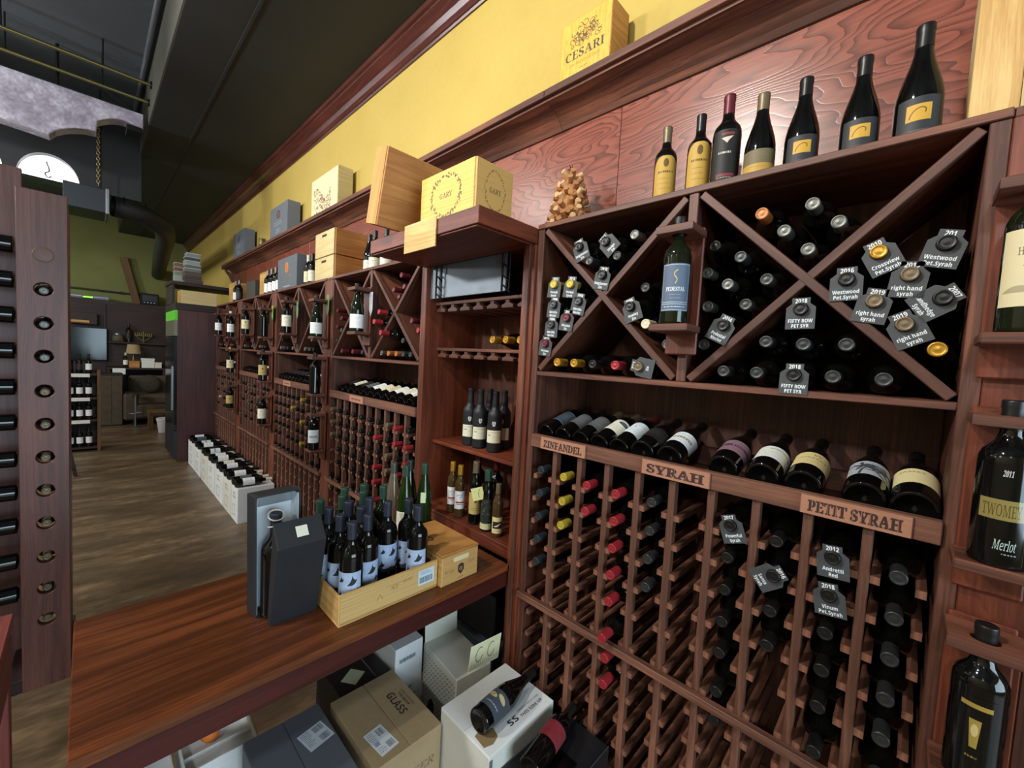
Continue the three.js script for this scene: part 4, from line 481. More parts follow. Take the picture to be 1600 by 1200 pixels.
// ---------------------------------------------------------------- recessed shelf unit and the counter
{ const t = thing('recessed_shelf_unit', 'reddish recessed shelf unit with glass rails between the two wine cabinets', 'shelf unit', [FX, 0, -1.52]), S = (n, m, ...a) => span(n, m, t, ...a);
  S('side_panel', M.red, FX - 0.006, BACK, 0, 2.09, -1.895, -1.871, 'y'); S('side_post', M.red, FX - 0.012, BACK, 0, 2.09, -1.172, -1.1085, 'y'); S('post_moulding', M.cab, FX - 0.024, FX - 0.0125, 0, 2.09, -1.150, -1.128, 'y');
  S('back_panel', M.cab, 1.595, 1.61, 0.02, 2.09, -1.8705, -1.1725, 'y');
  for (const [y, x] of [[1.150, 1.32], [0.805, 1.252]]) S('shelf_board', M.red, x, 1.594, y, y + 0.018, -1.8705, -1.1725, 'z');
  S('shelf_skirt', M.red, 1.254, 1.268, 0.765, 0.8045, -1.8705, -1.1725, 'z');
  const rail = metres(prism([[-0.036, 0], [-0.036, 0.012], [-0.012, 0.022], [-0.012, 0.034], [0.012, 0.034], [0.012, 0.022], [0.036, 0.012], [0.036, 0]], 0.26), 'z');
  for (const [y, x] of [[1.656, 1.32], [1.895, 1.30]]) { S('rack_shelf', M.cab, x, 1.594, y, y + 0.016, -1.8705, -1.1725, 'z'); for (let i = 0; i < 7; i++) { const m = part('glass_rail', rail, M.cab, t, x + 0.135 - FX, y - 0.035, -1.82 + i * 0.1 + 1.52); m.rotation.y = Math.PI / 2; } }
  S('fixed_panel', M.steelPanel, 1.268, 1.276, 1.925, 2.092, -1.8705, -1.30, 'z');
  for (const z of [-1.80, -1.31]) { const b = part('folding_bracket', tube([[0, 0.08, 0], [0, -0.08, 0]], 0.005, 4), M.iron, t, 0.005, 2.005, z + 1.52); for (const y of [0.03, -0.02, -0.06]) part('bracket_arm', tube([[0, y, 0], [-0.012, y, 0.02], [0, y - 0.03, 0.05]], 0.004, 10), M.iron, b); part('bracket_post', tube([[0, 0.08, 0.045], [0, -0.08, 0.045]], 0.004, 4), M.iron, b); }
  const top = S('canopy', M.red, 0.9375, BACK, 2.093, 2.154, -1.895, -1.112, 'z'); S('canopy_underside', M.red, 0.945, 1.245, 2.086, 2.0925, -1.88, -1.125, 'z'); }
{ const t = thing('counter', 'long reddish brown wooden counter top with dark apron', 'counter', [0.6, 0, -1.46]), S = (n, m, ...a) => span(n, m, t, ...a);
  S('counter_top', M.counter, -0.035, 1.236, 0.735, 0.763, -1.765, -1.158, 'x', 0.003); S('front_apron', M.apron, -0.03, 1.236, 0.668, 0.7345, -1.185, -1.163, 'x'); S('back_apron', M.apron, -0.03, 1.236, 0.655, 0.7345, -1.755, -1.733, 'x'); S('end_apron', M.apron, -0.03, -0.01, 0.655, 0.7345, -1.7325, -1.1855, 'z');
  for (const [x, z] of [[-0.01, -1.72], [1.19, -1.73]]) S('leg', M.apron, x - 0.02, x + 0.03, 0, 0.7345, z - 0.01, z + 0.04, 'y');
  S('shelf_frame', M.dark, 1.13, 1.236, 0, 0.655, -1.72, -1.70, 'y'); }
// port bottles, lying yellow-capped bottles, lower shelf bottles
const emblem = cell((k) => { fill(k, '#15171a'); k.fillStyle = '#c9cac4'; k.beginPath(); k.moveTo(60, 60); k.lineTo(196, 60); k.lineTo(210, 120); k.lineTo(170, 220); k.lineTo(86, 220); k.lineTo(46, 120); k.fill(); k.fillStyle = '#15171a'; k.fillRect(104, 84, 16, 90); k.fillRect(138, 84, 16, 90); });
for (const [x, z, w] of [[1.40, -1.652, 'first in the front row'], [1.40, -1.573, 'second in the front row'], [1.40, -1.460, 'third in the front row'], [1.49, -1.60, 'first in the rear row'], [1.49, -1.49, 'second in the rear row']]) { const pb = bottle({ type: 'port', lab: 'port', cap: 'port', glass: M.portGlass, arc: 2.3 }, `matt black port bottle, ${w} on the recessed middle shelf`, 'matt black port bottles', [x, 1.1685, z], toCamera(x, z) + R(-0.2, 0.2)); part('white_emblem', labelGeo('port', emblem, 0.75, 0.125, 0.162), emblem.mat, pb); }
[-1.388, -1.302, -1.2162].forEach((z, i) => { neckOut({ cap: 'gold', type: 'burgundy' }, `${['first', 'second', 'last'][i]} gold capped bottle on the glass-rack shelf, counted towards the plaque cabinet`, 'gold capped bottles lying on the recessed shelf', 1.286, 1.7142, z); });
for (const [x, z, o, l] of [[1.315, -1.665, { type: 'slim', lab: 'red3', cap: 'gold', glass: M.rose }, 'slim bottle with red and white label at the inner end of the low recessed shelf'], [1.305, -1.590, { type: 'slim', lab: 'red3', cap: 'gold', glass: M.rose }, 'slim bottle with red and white label next to the dark tan-label bottle'], [1.31, -1.478, { type: 'slim', lab: 'tan', cap: 'taupe', scale: 1.16 }, 'dark bottle with tan label in the front row of the low recessed shelf'], [1.30, -1.380, { type: 'slim', lab: 'silverBotanic', cap: 'green', y0: 0.01, y1: 0.14, arc: 3.0, scale: 1.1 }, 'green capped bottle with silver leaf print on the low recessed shelf'], [1.295, -1.302, { type: 'slim', lab: 'wing', cap: 'taupe', y0: 0.02, y1: 0.10, scale: 0.92, glass: M.rose }, 'short bottle with a white wing on black label on the low recessed shelf'], [1.43, -1.60, { lab: 'crown', cap: 'wine' }, 'red capped bottle with yellow label behind the slim bottles'], [1.43, -1.46, { lab: 'black', cap: 'wine' }, 'red capped dark bottle behind the tan-label bottle']]) bottle(o, l, undefined, [x, 0.8235, z], toCamera(x, z) + 0.1);
{ const c = cell((k) => { fill(k, '#d6cf8c'); k.strokeStyle = '#6f8a30'; k.lineWidth = 14; k.beginPath(); k.moveTo(150, 200); k.quadraticCurveTo(120, 120, 190, 50); k.stroke(); scribble(k, 40, 60, 90, 2, 24, '#a8a060', 6); }); const g = board(0.055, 0.06, 0.001, 'x', 0.0003); const p = g.attributes.position; for (let i = 0; i < p.count; i++) g.attributes.uv.setXY(i, p.getX(i) / 0.056 + 0.5, p.getY(i) / 0.061 + 0.5); const m = single('hang_card', 'pale yellow square card hanging on the green capped bottle', 'card', intoCell(g, c), c.mat, [1.252, 1.0, -1.395]); m.rotation.set(0, toCamera(1.25, -1.4), 0.25); }

// on the counter: crate of bottles, cigar box, gift box
const grainPrint = (w, h, bg, lines, draw) => { const cw = 768, ch = Math.round(768 * h / w), cv = document.createElement('canvas'); cv.width = cw; cv.height = ch; const c = cv.getContext('2d'); c.fillStyle = bg[0]; c.fillRect(0, 0, cw, ch);
  let y = -20; while (y < ch + 20) { c.strokeStyle = bg[1]; c.globalAlpha = R(0.15, 0.6); c.lineWidth = R(1, 5); c.beginPath(); const a = R(-12, 12) * lines, b = R(-12, 12) * lines; c.moveTo(0, y + a); c.bezierCurveTo(cw * 0.3, y + b, cw * 0.6, y - b, cw, y + a * 0.4); c.stroke(); y += R(5, 14); } c.globalAlpha = 1; draw?.(c, cw, ch); const t = new THREE.CanvasTexture(cv); t.colorSpace = THREE.SRGBColorSpace; t.anisotropy = 8; return std({ map: t, roughness: 0.6 }); };
const face = (name, mat, parent, w, h, x, y, z, ry = 0, rx = 0) => { const m = part(name, new THREE.PlaneGeometry(w, h), mat, parent, x, y, z); m.rotation.set(rx, ry, 0); return m; };
{ const t = thing('wooden_crate', 'open shallow pine crate holding dark bottles on the counter', 'crate', [0.7225, 0.7635, -1.36]), hx = 0.1855, hz = 0.145;
  part('base_board', board(0.371, 0.008, 0.29, 'x'), M.pineB, t, 0, 0.004, 0); part('back_board', board(0.371, 0.09, 0.010, 'x'), M.pineB, t, 0, 0.053, -hz + 0.005); part('front_board', board(0.371, 0.095, 0.010, 'x'), M.pineB, t, 0, 0.0555, hz - 0.005); for (const s of [-1, 1]) part('end_board', board(0.010, 0.09, 0.27, 'z'), M.pineB, t, s * (hx - 0.005), 0.053, 0);
  face('front_print', grainPrint(0.36, 0.088, ['#d9b473', '#a87a40'], 1, (c, w, h) => { text(c, 'NT', w * 0.52, h * 0.42, 44, '#8f6438', 'serif', '', 90); scribble(c, w * 0.42, h * 0.28, w * 0.3, 1, 10, '#8f6438', 3); text(c, 'MONT', w * 0.66, h * 0.32, 28, '#8f6438'); c.strokeStyle = '#8f6438'; c.lineWidth = 3; c.beginPath(); c.moveTo(w * 0.34, h * 0.7); c.lineTo(w * 0.37, h * 0.5); c.lineTo(w * 0.4, h * 0.7); c.stroke(); }), t, 0.362, 0.088, 0, 0.056, hz + 0.0006);
  const st = cell((k) => { fill(k, '#cfe0ea'); scribble(k, 20, 24, 216, 3, 22, '#5a6c78', 8); for (let i = 0; i < 26; i++) { k.fillStyle = '#2e3c46'; k.fillRect(24 + i * 8, 120, R(2, 6), 100); } }); part('barcode_sticker', intoCell(new THREE.PlaneGeometry(0.068, 0.055), st), st.mat, t, 0.135, 0.058, hz + 0.0012); }
for (const [x, z, w] of [[0.598, -1.268, 'at the front corner of the crate facing the gift box'], [0.668, -1.300, 'second along the front of the crate'], [0.594, -1.352, 'in the middle of the crate end facing the gift box'], [0.680, -1.379, 'in the very middle of the crate'], [0.590, -1.436, 'at the rear crate corner facing the gift box'], [0.671, -1.457, 'second along the back of the crate'], [0.746, -1.446, 'third along the back of the crate'], [0.782, -1.372, 'between the crate middle and its cigar box end'], [0.858, -1.350, 'against the middle of the crate end by the cigar box'], [0.848, -1.266, 'right behind the barcode sticker of the crate']]) bottle({ lab: 'geese', cap: 'slate', arc: 2.3, y0: 0.045, y1: 0.147 }, `dark flying geese label bottle ${w}`, 'geese label bottles in the pine crate', [x, 0.772, z], toCamera(x, z) + R(-0.5, 0.5));
[[0.606, -1.556], [0.735, -1.640], [0.690, -1.557], [0.818, -1.640], [0.775, -1.556], [0.872, -1.572]].forEach(([x, z], i) => bottle({ type: 'bordeaux', cap: 'green', lab: 'cream', glass: M.glassGreen }, `green capped bottle behind the pine crate, ${['nearest the gift box', 'first of the rear pair', 'second of the front row', 'second of the rear pair', 'third of the front row', 'nearest the tall green bottles'][i]}`, 'green capped bottles behind the crate', [x, 0.7635, z], toCamera(x, z)));
for (const [x, z, o, l] of [[1.035, -1.66, { type: 'hock', cap: 'green', lab: 'champ', glass: M.hock }, 'tall green bottle with pale label behind the cigar box'], [1.125, -1.64, { type: 'hock', cap: 'green', glass: M.hock }, 'tall green bottle touching the recessed shelf, small neck card'], [1.10, -1.732, { type: 'hock', cap: 'grey', lab: 'champ' }, 'dark bottle with grey capsule and v-shaped label behind two green ones'], [1.015, -1.738, { type: 'hock', cap: 'silver', glass: M.clear }, 'clear bottle behind the tall green bottles']]) bottle(o, l, undefined, [x, 0.7635, z], toCamera(x, z));
{ const g = board(0.024, 0.05, 0.001, 'y', 0.0003); const m = single('hang_card', 'small pale card hanging on a tall green bottle', 'card', g, std({ color: '#cfdcae', roughness: 0.8 }), [1.098, 0.955, -1.607]); m.rotation.y = toCamera(1.1, -1.6); }
{ const t = thing('cigar_box', 'closed wooden cigar box with printed lid on the counter', 'box', [1.0, 0.7635, -1.345]); part('box_body', board(0.178, 0.112, 0.30, 'z'), M.pineB, t, 0, 0.056, 0); part('lid', board(0.182, 0.010, 0.304, 'z', 0.003), M.cigar, t, 0, 0.1175, 0);
  const crest = (c, x, y, s, col) => { c.fillStyle = col; c.beginPath(); c.moveTo(x - 30 * s, y - 40 * s); c.lineTo(x, y - 52 * s); c.lineTo(x + 30 * s, y - 40 * s); c.lineTo(x + 34 * s, y + 10 * s); c.lineTo(x, y + 46 * s); c.lineTo(x - 34 * s, y + 10 * s); c.fill(); c.fillStyle = '#c79a5c'; c.beginPath(); c.arc(x, y - 4 * s, 16 * s, 0, 7); c.fill(); c.fillStyle = col; c.beginPath(); c.arc(x, y - 4 * s, 9 * s, 0, 7); c.fill(); };
  face('front_print', grainPrint(0.17, 0.105, ['#cda05f', '#a0703a'], 0.6, (c, w, h) => { c.fillStyle = '#e8d6a2'; c.beginPath(); c.roundRect?.(w * 0.3, h * 0.1, w * 0.44, h * 0.17, 30); c.fill(); text(c, '32 Cups', w * 0.2, h * 0.56, 56, '#4a3420', 'serif', 'italic', 200); text(c, 'SOAP', w * 0.82, h * 0.42, 54, '#7c5c34', 'serif', '', 180); crest(c, w * 0.52, h * 0.6, 2.0, '#3a2c22'); scribble(c, w * 0.42, h * 0.88, w * 0.2, 1, 10, '#4a3420', 10); c.fillStyle = '#e0c48a'; c.fillRect(0, 0, 10, h); }), t, 0.172, 0.108, 0, 0.056, 0.1506);
  face('lid_print', grainPrint(0.17, 0.28, ['#bd8444', '#95622c'], 0.6, (c, w, h) => { crest(c, w * 0.26, h * 0.5, 2.2, '#5a3a1c'); scribble(c, w * 0.5, h * 0.46, w * 0.3, 2, 40, '#6a4824', 14); }), t, 0.172, 0.29, 0, 0.1231, 0, 0, -Math.PI / 2); }
{ const t = thing('gift_box', 'black hinged gift box standing open on the counter, silver lined', 'gift box', [0.452, 0.7635, -1.41]);
  const tray = new THREE.Group(); tray.name = 'back_tray'; t.add(tray); tray.position.set(-0.020, 0.005, -0.03); tray.rotation.x = -0.06; tray.rotation.y = 0.1;
  part('tray_back', board(0.144, 0.385, 0.006, 'y', 0.002), M.giftBox, tray, 0, 0.1925, -0.052); part('silver_lining', board(0.130, 0.37, 0.003, 'y', 0.001), M.lining, tray, 0, 0.19, -0.0475); for (const s of [-1, 1]) part('tray_side', board(0.007, 0.385, 0.058, 'y', 0.002), M.giftBox, tray, s * 0.0685, 0.1925, -0.02); part('tray_top', board(0.130, 0.007, 0.058, 'x', 0.002), M.giftBox, tray, 0, 0.3815, -0.02); part('lining_edge', board(0.128, 0.03, 0.002, 'x', 0.0005), M.metal, tray, 0, 0.35, -0.045);
  for (const s of [-1, 1]) part('lining_side', board(0.002, 0.365, 0.05, 'y', 0.0005), M.lining, tray, s * 0.064, 0.187, -0.02);
  const lid = metres(prism([[0.024, 0], [0.05, 0], [0.112, 0.262], [0.06, 0.325]], 0.138, 0.001), 'y'); lid.rotateY(-Math.PI / 2); part('front_lid', lid, M.giftBox, t, 0.005, 0.0011, 0); const f = part('white_sticker', board(0.034, 0.034, 0.0005), std({ map: paperTex('#dfe2cc', 6, 0.1), roughness: 0.7 }), t, 0.01, 0.2965, 0.0868); f.rotation.x = -0.69 - 0.0; }
bottle({ cap: 'slate', scale: 1.1 }, 'dark bottle tied with a white cord inside the open gift box', undefined, [0.420, 0.7640, -1.434], 0);
{ const b = scene.children[scene.children.length - 1], t = new THREE.Group(); t.name = 'white_cord'; t.position.y = 0.262; b.add(t); for (const y of [0, 0.03]) { const m = part('cord_loop', new THREE.TorusGeometry(0.021, 0.0022, 8, 28), M.cord, t, 0, y, 0); m.rotation.x = Math.PI / 2 + (y ? 0.5 : -0.2); } part('cord_end', tube([[0.018, 0, 0.004], [0.035, -0.01, 0.012], [0.045, -0.05, 0.016]], 0.002), M.cord, t); }

// ---------------------------------------------------------------- on top of the cabinets and on the long shelf
for (const [z, o, l] of [[-0.681, { lab: 'goldArch', cap: 'taupe', arc: 2.3, y0: 0.05, y1: 0.19 }, 'gold arch label bottle beside the cork tree on the cabinet top'], [-0.566, { lab: 'goldArch', cap: 'dark', arc: 2.3, y0: 0.05, y1: 0.20 }, 'gold arch label bottle next to the dark red capped bottle on the cabinet top'], [-0.482, { lab: 'birdDark', cap: 'wine', arc: 2.2, y0: 0.05, y1: 0.19, scale: 1.1 }, 'dark red capped bottle with black bird label on the cabinet top'], [-0.385, { type: 'burgundy', lab: 'twoTone', cap: 'taupe', y0: 0.05, y1: 0.12, arc: 2.7 }, 'sloping bottle with brown and gold label on the cabinet top'], [-0.279, { type: 'burgundy', lab: 'eagle', cap: 'dark', arc: 1.9, y0: 0.045, y1: 0.125 }, 'eagle label bottle standing next to the brown and gold label on the cabinet top'], [-0.152, { type: 'burgundy', lab: 'eagle', cap: 'dark', arc: 1.9, y0: 0.045, y1: 0.125 }, 'eagle label bottle in the middle of three on the cabinet top'], [-0.042, { type: 'burgundy', lab: 'eagle', cap: 'dark', arc: 1.9, y0: 0.04, y1: 0.125, scale: 1.08 }, 'eagle label bottle next to the large pale crate on the cabinet top']]) bottle(o, l, 'bottles on the near cabinet top', [1.42, 2.1665, z], toCamera(1.42, z) + 0.05);
{ const t = thing('large_crate', 'tall pale pine crate on the cabinet top above the broad display post', 'crate', [1.5, 2.1665, 0.20]); part('crate_side', board(0.20, 0.42, 0.012, 'y'), M.pinePale, t, 0, 0.21, -0.15); for (let i = 0; i < 4; i++) part('front_slat', board(0.012, 0.42, 0.0745, 'y', 0.002), i % 2 ? M.pinePale : M.pineB, t, -0.1065, 0.21, -0.119 + i * 0.0755); part('crate_side', board(0.20, 0.42, 0.012, 'y'), M.pinePale, t, 0, 0.21, 0.15); part('crate_back', board(0.012, 0.42, 0.312, 'y'), M.pinePale, t, 0.106, 0.21, 0); part('crate_base', board(0.2, 0.012, 0.286), M.pinePale, t, 0, 0.006, 0); }
{ const t = thing('cork_tree', 'small tree glued from wine corks with a black star on top', 'ornament', [1.47, 2.1665, -1.13]);
  part('cone_core', lathe([[0, 0], [0.078, 0], [0.070, 0.09], [0.045, 0.20], [0.012, 0.275], [0, 0.28]], 20), M.cork, t);
  const cg = cyl(0.0122, 0.046, 12); const caps = [M.cork, M.corkEnd];
  for (let ring = 0; ring < 10; ring++) { const y = 0.014 + ring * 0.027, rr = 0.082 - ring * 0.0068, n = Math.max(4, Math.round(2 * Math.PI * rr / 0.029)); for (let i = 0; i < n; i++) { const a = (i + (ring % 2) * 0.5) / n * 6.2832 + R(-0.1, 0.1); const m = part('cork', cg, caps[(i + ring) % 3 ? 0 : 1], t, Math.sin(a) * (rr - 0.012), y, Math.cos(a) * (rr - 0.012)); m.rotation.order = 'YXZ'; m.rotation.set(Math.PI / 2 - R(-0.15, 0.75), a + R(-0.35, 0.35), 0); } }
  for (let i = 0; i < 8; i++) { const g = new THREE.ConeGeometry(0.006, 0.034, 6); const m = part('star_spike', g, M.iron, t, Math.cos(i * 0.785) * 0.014, 0.292 + Math.sin(i * 0.785) * 0.014, 0); m.rotation.z = i * 0.785 - Math.PI / 2; } }
const wreath = (c, w, h, word, col) => { c.strokeStyle = col; c.fillStyle = col; for (let i = 0; i < 70; i++) { const a = i / 70 * 6.283, rx = w * 0.28, ry = h * 0.38, x = w / 2 + Math.cos(a) * rx, y = h / 2 + Math.sin(a) * ry; c.globalAlpha = R(0.5, 0.95); c.beginPath(); c.ellipse(x + R(-16, 16), y + R(-16, 16), R(8, 24), R(4, 11), R(0, 3), 0, 7); c.fill(); } c.globalAlpha = 1; text(c, word, w / 2, h / 2, h * 0.14, col, 'serif', 'bold', w * 0.34); };
{ const t = thing('printed_crate', 'pine crate printed with a vine wreath on the recessed unit canopy', 'crate', [1.07, 2.1545, -1.36]); part('crate_body', board(0.19, 0.20, 0.345, 'z', 0.003), M.pine, t, 0, 0.10, 0);
  face('front_print', grainPrint(0.345, 0.2, ['#e0b860', '#b98a3c'], 1.6, (c, w, h) => wreath(c, w, h, 'GARY', '#4a3a24')), t, 0.34, 0.196, -0.0956, 0.10, 0, -Math.PI / 2);
  part('end_board', board(0.186, 0.196, 0.008, 'y', 0.002), M.pineB, t, 0, 0.10, 0.1765); face('end_print', grainPrint(0.186, 0.196, ['#cfa45c', '#b48a48'], 0.5, (c, w, h) => wreath(c, w, h, 'GARY', '#5c4526')), t, 0.18, 0.19, 0, 0.10, 0.1811); }
{ const t = thing('leaning_crate', 'plain pine crate tilted against the wreath-printed crate', 'crate', [0.99, 2.158, -1.735]); t.rotation.set(0.26, 0, 0); part('crate_body', board(0.27, 0.31, 0.088, 'y', 0.002), M.pine, t, 0, 0.18, 0); part('crate_lid', board(0.272, 0.312, 0.009, 'x', 0.002), M.cigar, t, 0, 0.18, 0.049); part('front_edge', board(0.004, 0.31, 0.088, 'y', 0.001), M.pine, t, -0.137, 0.18, 0); }
single('wood_panel', 'thin pale wooden board hanging over the front of the canopy', 'board', board(0.006, 0.115, 0.225, 'z', 0.001), M.pineB, [0.933, 2.105, -1.467]);
// crates, boxes and bottles on the far cabinet tops
for (const [y, l] of [[2.1665, 'lower pine crate of a stack of two on the far cabinet top'], [2.3705, 'upper pine crate of a stack of two on the far cabinet top']]) { const t = thing('stacked_crate', l, 'crate', [1.45, y, -3.44]); part('crate_body', board(0.25, 0.20, 0.375, 'z', 0.003), M.pine, t, 0, 0.1, 0); part('front_board', board(0.01, 0.196, 0.37, 'z', 0.002), M.pinePale, t, -0.131, 0.1, 0); part('handle_slot', board(0.003, 0.018, 0.09, 'z', 0.001), M.dark, t, -0.1365, 0.165, 0.0); part('end_board', board(0.25, 0.196, 0.008, 'x', 0.002), M.cigar, t, 0, 0.1, 0.192); }
const sealPrint = (bg, draw) => { const cv = document.createElement('canvas'); cv.width = cv.height = 512; const c = cv.getContext('2d'); c.fillStyle = bg; c.fillRect(0, 0, 512, 512); draw(c); const t = new THREE.CanvasTexture(cv); t.colorSpace = THREE.SRGBColorSpace; return std({ map: t, roughness: 0.6 }); };
const carton = (name, label, cat, mat, x, y, z, w, h, d, print, group) => { const t = thing(name, label, cat, [x, y, z], group); part('box_body', board(d, h, w, 'z', 0.002), mat, t, d / 2, h / 2, 0); part('lid_seam', board(d * 0.9, 0.002, 0.004, 'x', 0.0005), M.iron, t, d / 2, h + 0.001, 0); if (print) face('front_print', print, t, w * 0.97, h * 0.97, -0.0008, h / 2, 0, -Math.PI / 2); return t; };
carton('seal_box', 'grey box with a round copper seal on the far cabinet top', 'box', M.greyBox, 1.33, 2.1665, -4.38, 0.54, 0.33, 0.25, sealPrint('#596066', (c) => { c.fillStyle = '#b0622a'; c.beginPath(); c.ellipse(250, 150, 50, 84, 0, 0, 7); c.fill(); c.strokeStyle = '#d08a4c'; c.lineWidth = 8; c.beginPath(); c.ellipse(250, 150, 36, 66, 0, 0, 7); c.stroke(); c.fillStyle = '#b0622a'; c.fillRect(330, 270, 40, 14); scribble(c, 150, 430, 200, 1, 10, '#c8ccce', 10); }));
const shelfTop = 2.8775;
const sealGrey = (s) => sealPrint('#646b72', (c) => { c.fillStyle = '#3a3434'; c.beginPath(); c.ellipse(256, 150, 52, 70, 0, 0, 7); c.fill(); c.fillStyle = s; c.beginPath(); c.ellipse(256, 150, 30, 50, 0.3, 0, 7); c.fill(); scribble(c, 110, 270, 290, 2, 40, '#9aa4ac', 12); scribble(c, 180, 400, 150, 2, 40, '#b9c2c8', 10); });
carton('seal_box', 'slate grey box with dark seal at the far end of the long shelf', 'box', M.slate, 1.49, shelfTop, -6.99, 0.58, 0.36, 0.13, sealGrey('#6a5c58'));
carton('seal_box', 'slate grey box with reddish seal in the middle of the long shelf', 'box', M.slate, 1.49, shelfTop, -5.23, 0.60, 0.34, 0.13, sealGrey('#8c4a40'));
carton('printed_box', 'pale crate printed with a brown village scene on the long shelf', 'crate', M.pinePale, 1.49, shelfTop, -3.94, 0.60, 0.335, 0.13, sealPrint('#ded0a4', (c) => { c.globalAlpha = 0.75; for (let i = 0; i < 260; i++) { c.fillStyle = ['#6c4a40', '#8a6656', '#54382f'][i % 3]; const x = R(40, 390), y = 512 - Math.pow(rnd(), 0.8) * (300 + 120 * Math.sin(x / 60)); c.fillRect(x, y, R(4, 18), R(6, 30)); } c.globalAlpha = 1; }));
carton('printed_box', 'golden wooden box lettered with curling vines on the long shelf', 'box', M.cigar, 1.49, shelfTop, -1.119, 0.262, 0.248, 0.13, sealPrint('#d3a23e', (c) => { for (let i = 0; i < 500; i++) { c.fillStyle = rnd() > 0.5 ? 'rgba(190,138,44,0.3)' : 'rgba(224,180,84,0.3)'; c.fillRect(R(0, 512), R(0, 512), R(4, 14), R(20, 120)); } c.strokeStyle = '#4e4220'; c.lineWidth = 6; for (let i = 0; i < 64; i++) { const a = R(0, 3.14), r = R(20, 150), x = 256 + Math.cos(a) * r * 1.05, y = 235 - Math.sin(a) * r * 1.2; c.beginPath(); c.arc(x, y, R(8, 28), R(0, 6), R(2, 8)); c.stroke(); } text(c, 'CESARI', 256, 320, 108, '#3c3a2c', 'serif', 'bold', 440); text(c, 'fine wines of Italy', 256, 400, 40, '#7a5e22', 'serif', 'italic', 320); scribble(c, 200, 450, 110, 1, 10, '#6a5018', 8); }));
{ const t = thing('small_cup', 'small brass cup between the grey boxes on the long shelf', 'cup', [1.52, shelfTop, -5.95]); part('cup_body', lathe([[0, 0], [0.04, 0], [0.043, 0.03], [0.038, 0.09], [0.034, 0.09], [0.036, 0.03], [0, 0.01]], 20), M.brass, t); part('rim', (() => { const g = new THREE.TorusGeometry(0.037, 0.003, 6, 24); g.rotateX(Math.PI / 2); return g; })(), M.brass, t, 0, 0.09, 0); }
for (const [x, z, o, l, g] of [[1.40, -2.84, { type: 'burgundy', lab: 'cream' }, 'sloping cream label bottle beside the stacked pine crates, first in front from the crates', 'cream label bottles beside the stacked crates'], [1.38, -2.72, { type: 'burgundy', lab: 'cream' }, 'sloping cream label bottle beside the stacked pine crates, second in front from the crates', 'cream label bottles beside the stacked crates'], [1.49, -2.79, { type: 'burgundy', lab: 'cream' }, 'sloping cream label bottle beside the stacked pine crates, rear one from the crates', 'cream label bottles beside the stacked crates'], [1.40, -2.60, { type: 'burgundy', lab: 'cream' }, 'sloping cream label bottle beside the stacked pine crates, last in front from the crates', 'cream label bottles beside the stacked crates'], [1.5, -2.48, { lab: 'cream' }, 'pale label bottle behind the canopy, first from the stacked crates', 'pale label bottles behind the canopy'], [1.5, -2.36, { lab: 'white' }, 'pale label bottle behind the canopy, second from the stacked crates', 'pale label bottles behind the canopy'], [1.5, -2.24, { lab: 'white' }, 'pale label bottle behind the canopy, third from the stacked crates', 'pale label bottles behind the canopy'], [1.5, -2.12, { lab: 'white' }, 'pale label bottle behind the canopy, last from the stacked crates', 'pale label bottles behind the canopy'],
  [1.38, -3.96, { lab: 'ivory', cap: 'cream' }, 'cream capped bottle next to the box with the copper seal', ''], [1.38, -3.86, { lab: 'cream' }, 'dark capped bottle next to the stacked pine crates on the fridge side', ''], [1.45, -3.76, { lab: 'black' }, 'black label bottle behind the stacked pine crates', ''], [1.38, -5.16, { lab: 'white', cap: 'silver' }, 'silver capped bottle on the far top, first counted from the fridge', 'silver capped bottles on the far top'], [1.38, -5.02, { lab: 'white', cap: 'silver' }, 'silver capped bottle on the far top, second counted from the fridge', 'silver capped bottles on the far top'], [1.38, -4.88, { lab: 'white', cap: 'silver' }, 'silver capped bottle on the far top, third counted from the fridge', 'silver capped bottles on the far top'], [1.38, -4.76, { lab: 'white', cap: 'silver' }, 'silver capped bottle on the far top, last counted from the fridge', 'silver capped bottles on the far top'], [1.36, -6.46, { lab: 'white', cap: 'silver' }, 'bottle touching the pine box at the fridge end of the cabinet tops', 'bottles at the fridge end of the tops'], [1.36, -6.3, { lab: 'black', cap: 'silver' }, 'dark bottle before the olive box at the fridge end of the cabinet tops', 'bottles at the fridge end of the tops']]) bottle(o, l, g || undefined, [x, 2.1665, z], toCamera(x, z));
carton('pine_box', 'upright pine box at the fridge end of the cabinet tops', 'box', M.pine, 1.36, 2.1665, -6.72, 0.3, 0.30, 0.2);
carton('pine_box', 'upright pine box before the silver capped bottles on the far top', 'box', M.pine, 1.40, 2.1665, -5.42, 0.28, 0.31, 0.2);
carton('dark_box', 'dark olive box behind bottles at the fridge end of the tops', 'box', M.olive, 1.40, 2.1665, -5.95, 0.4, 0.26, 0.2);

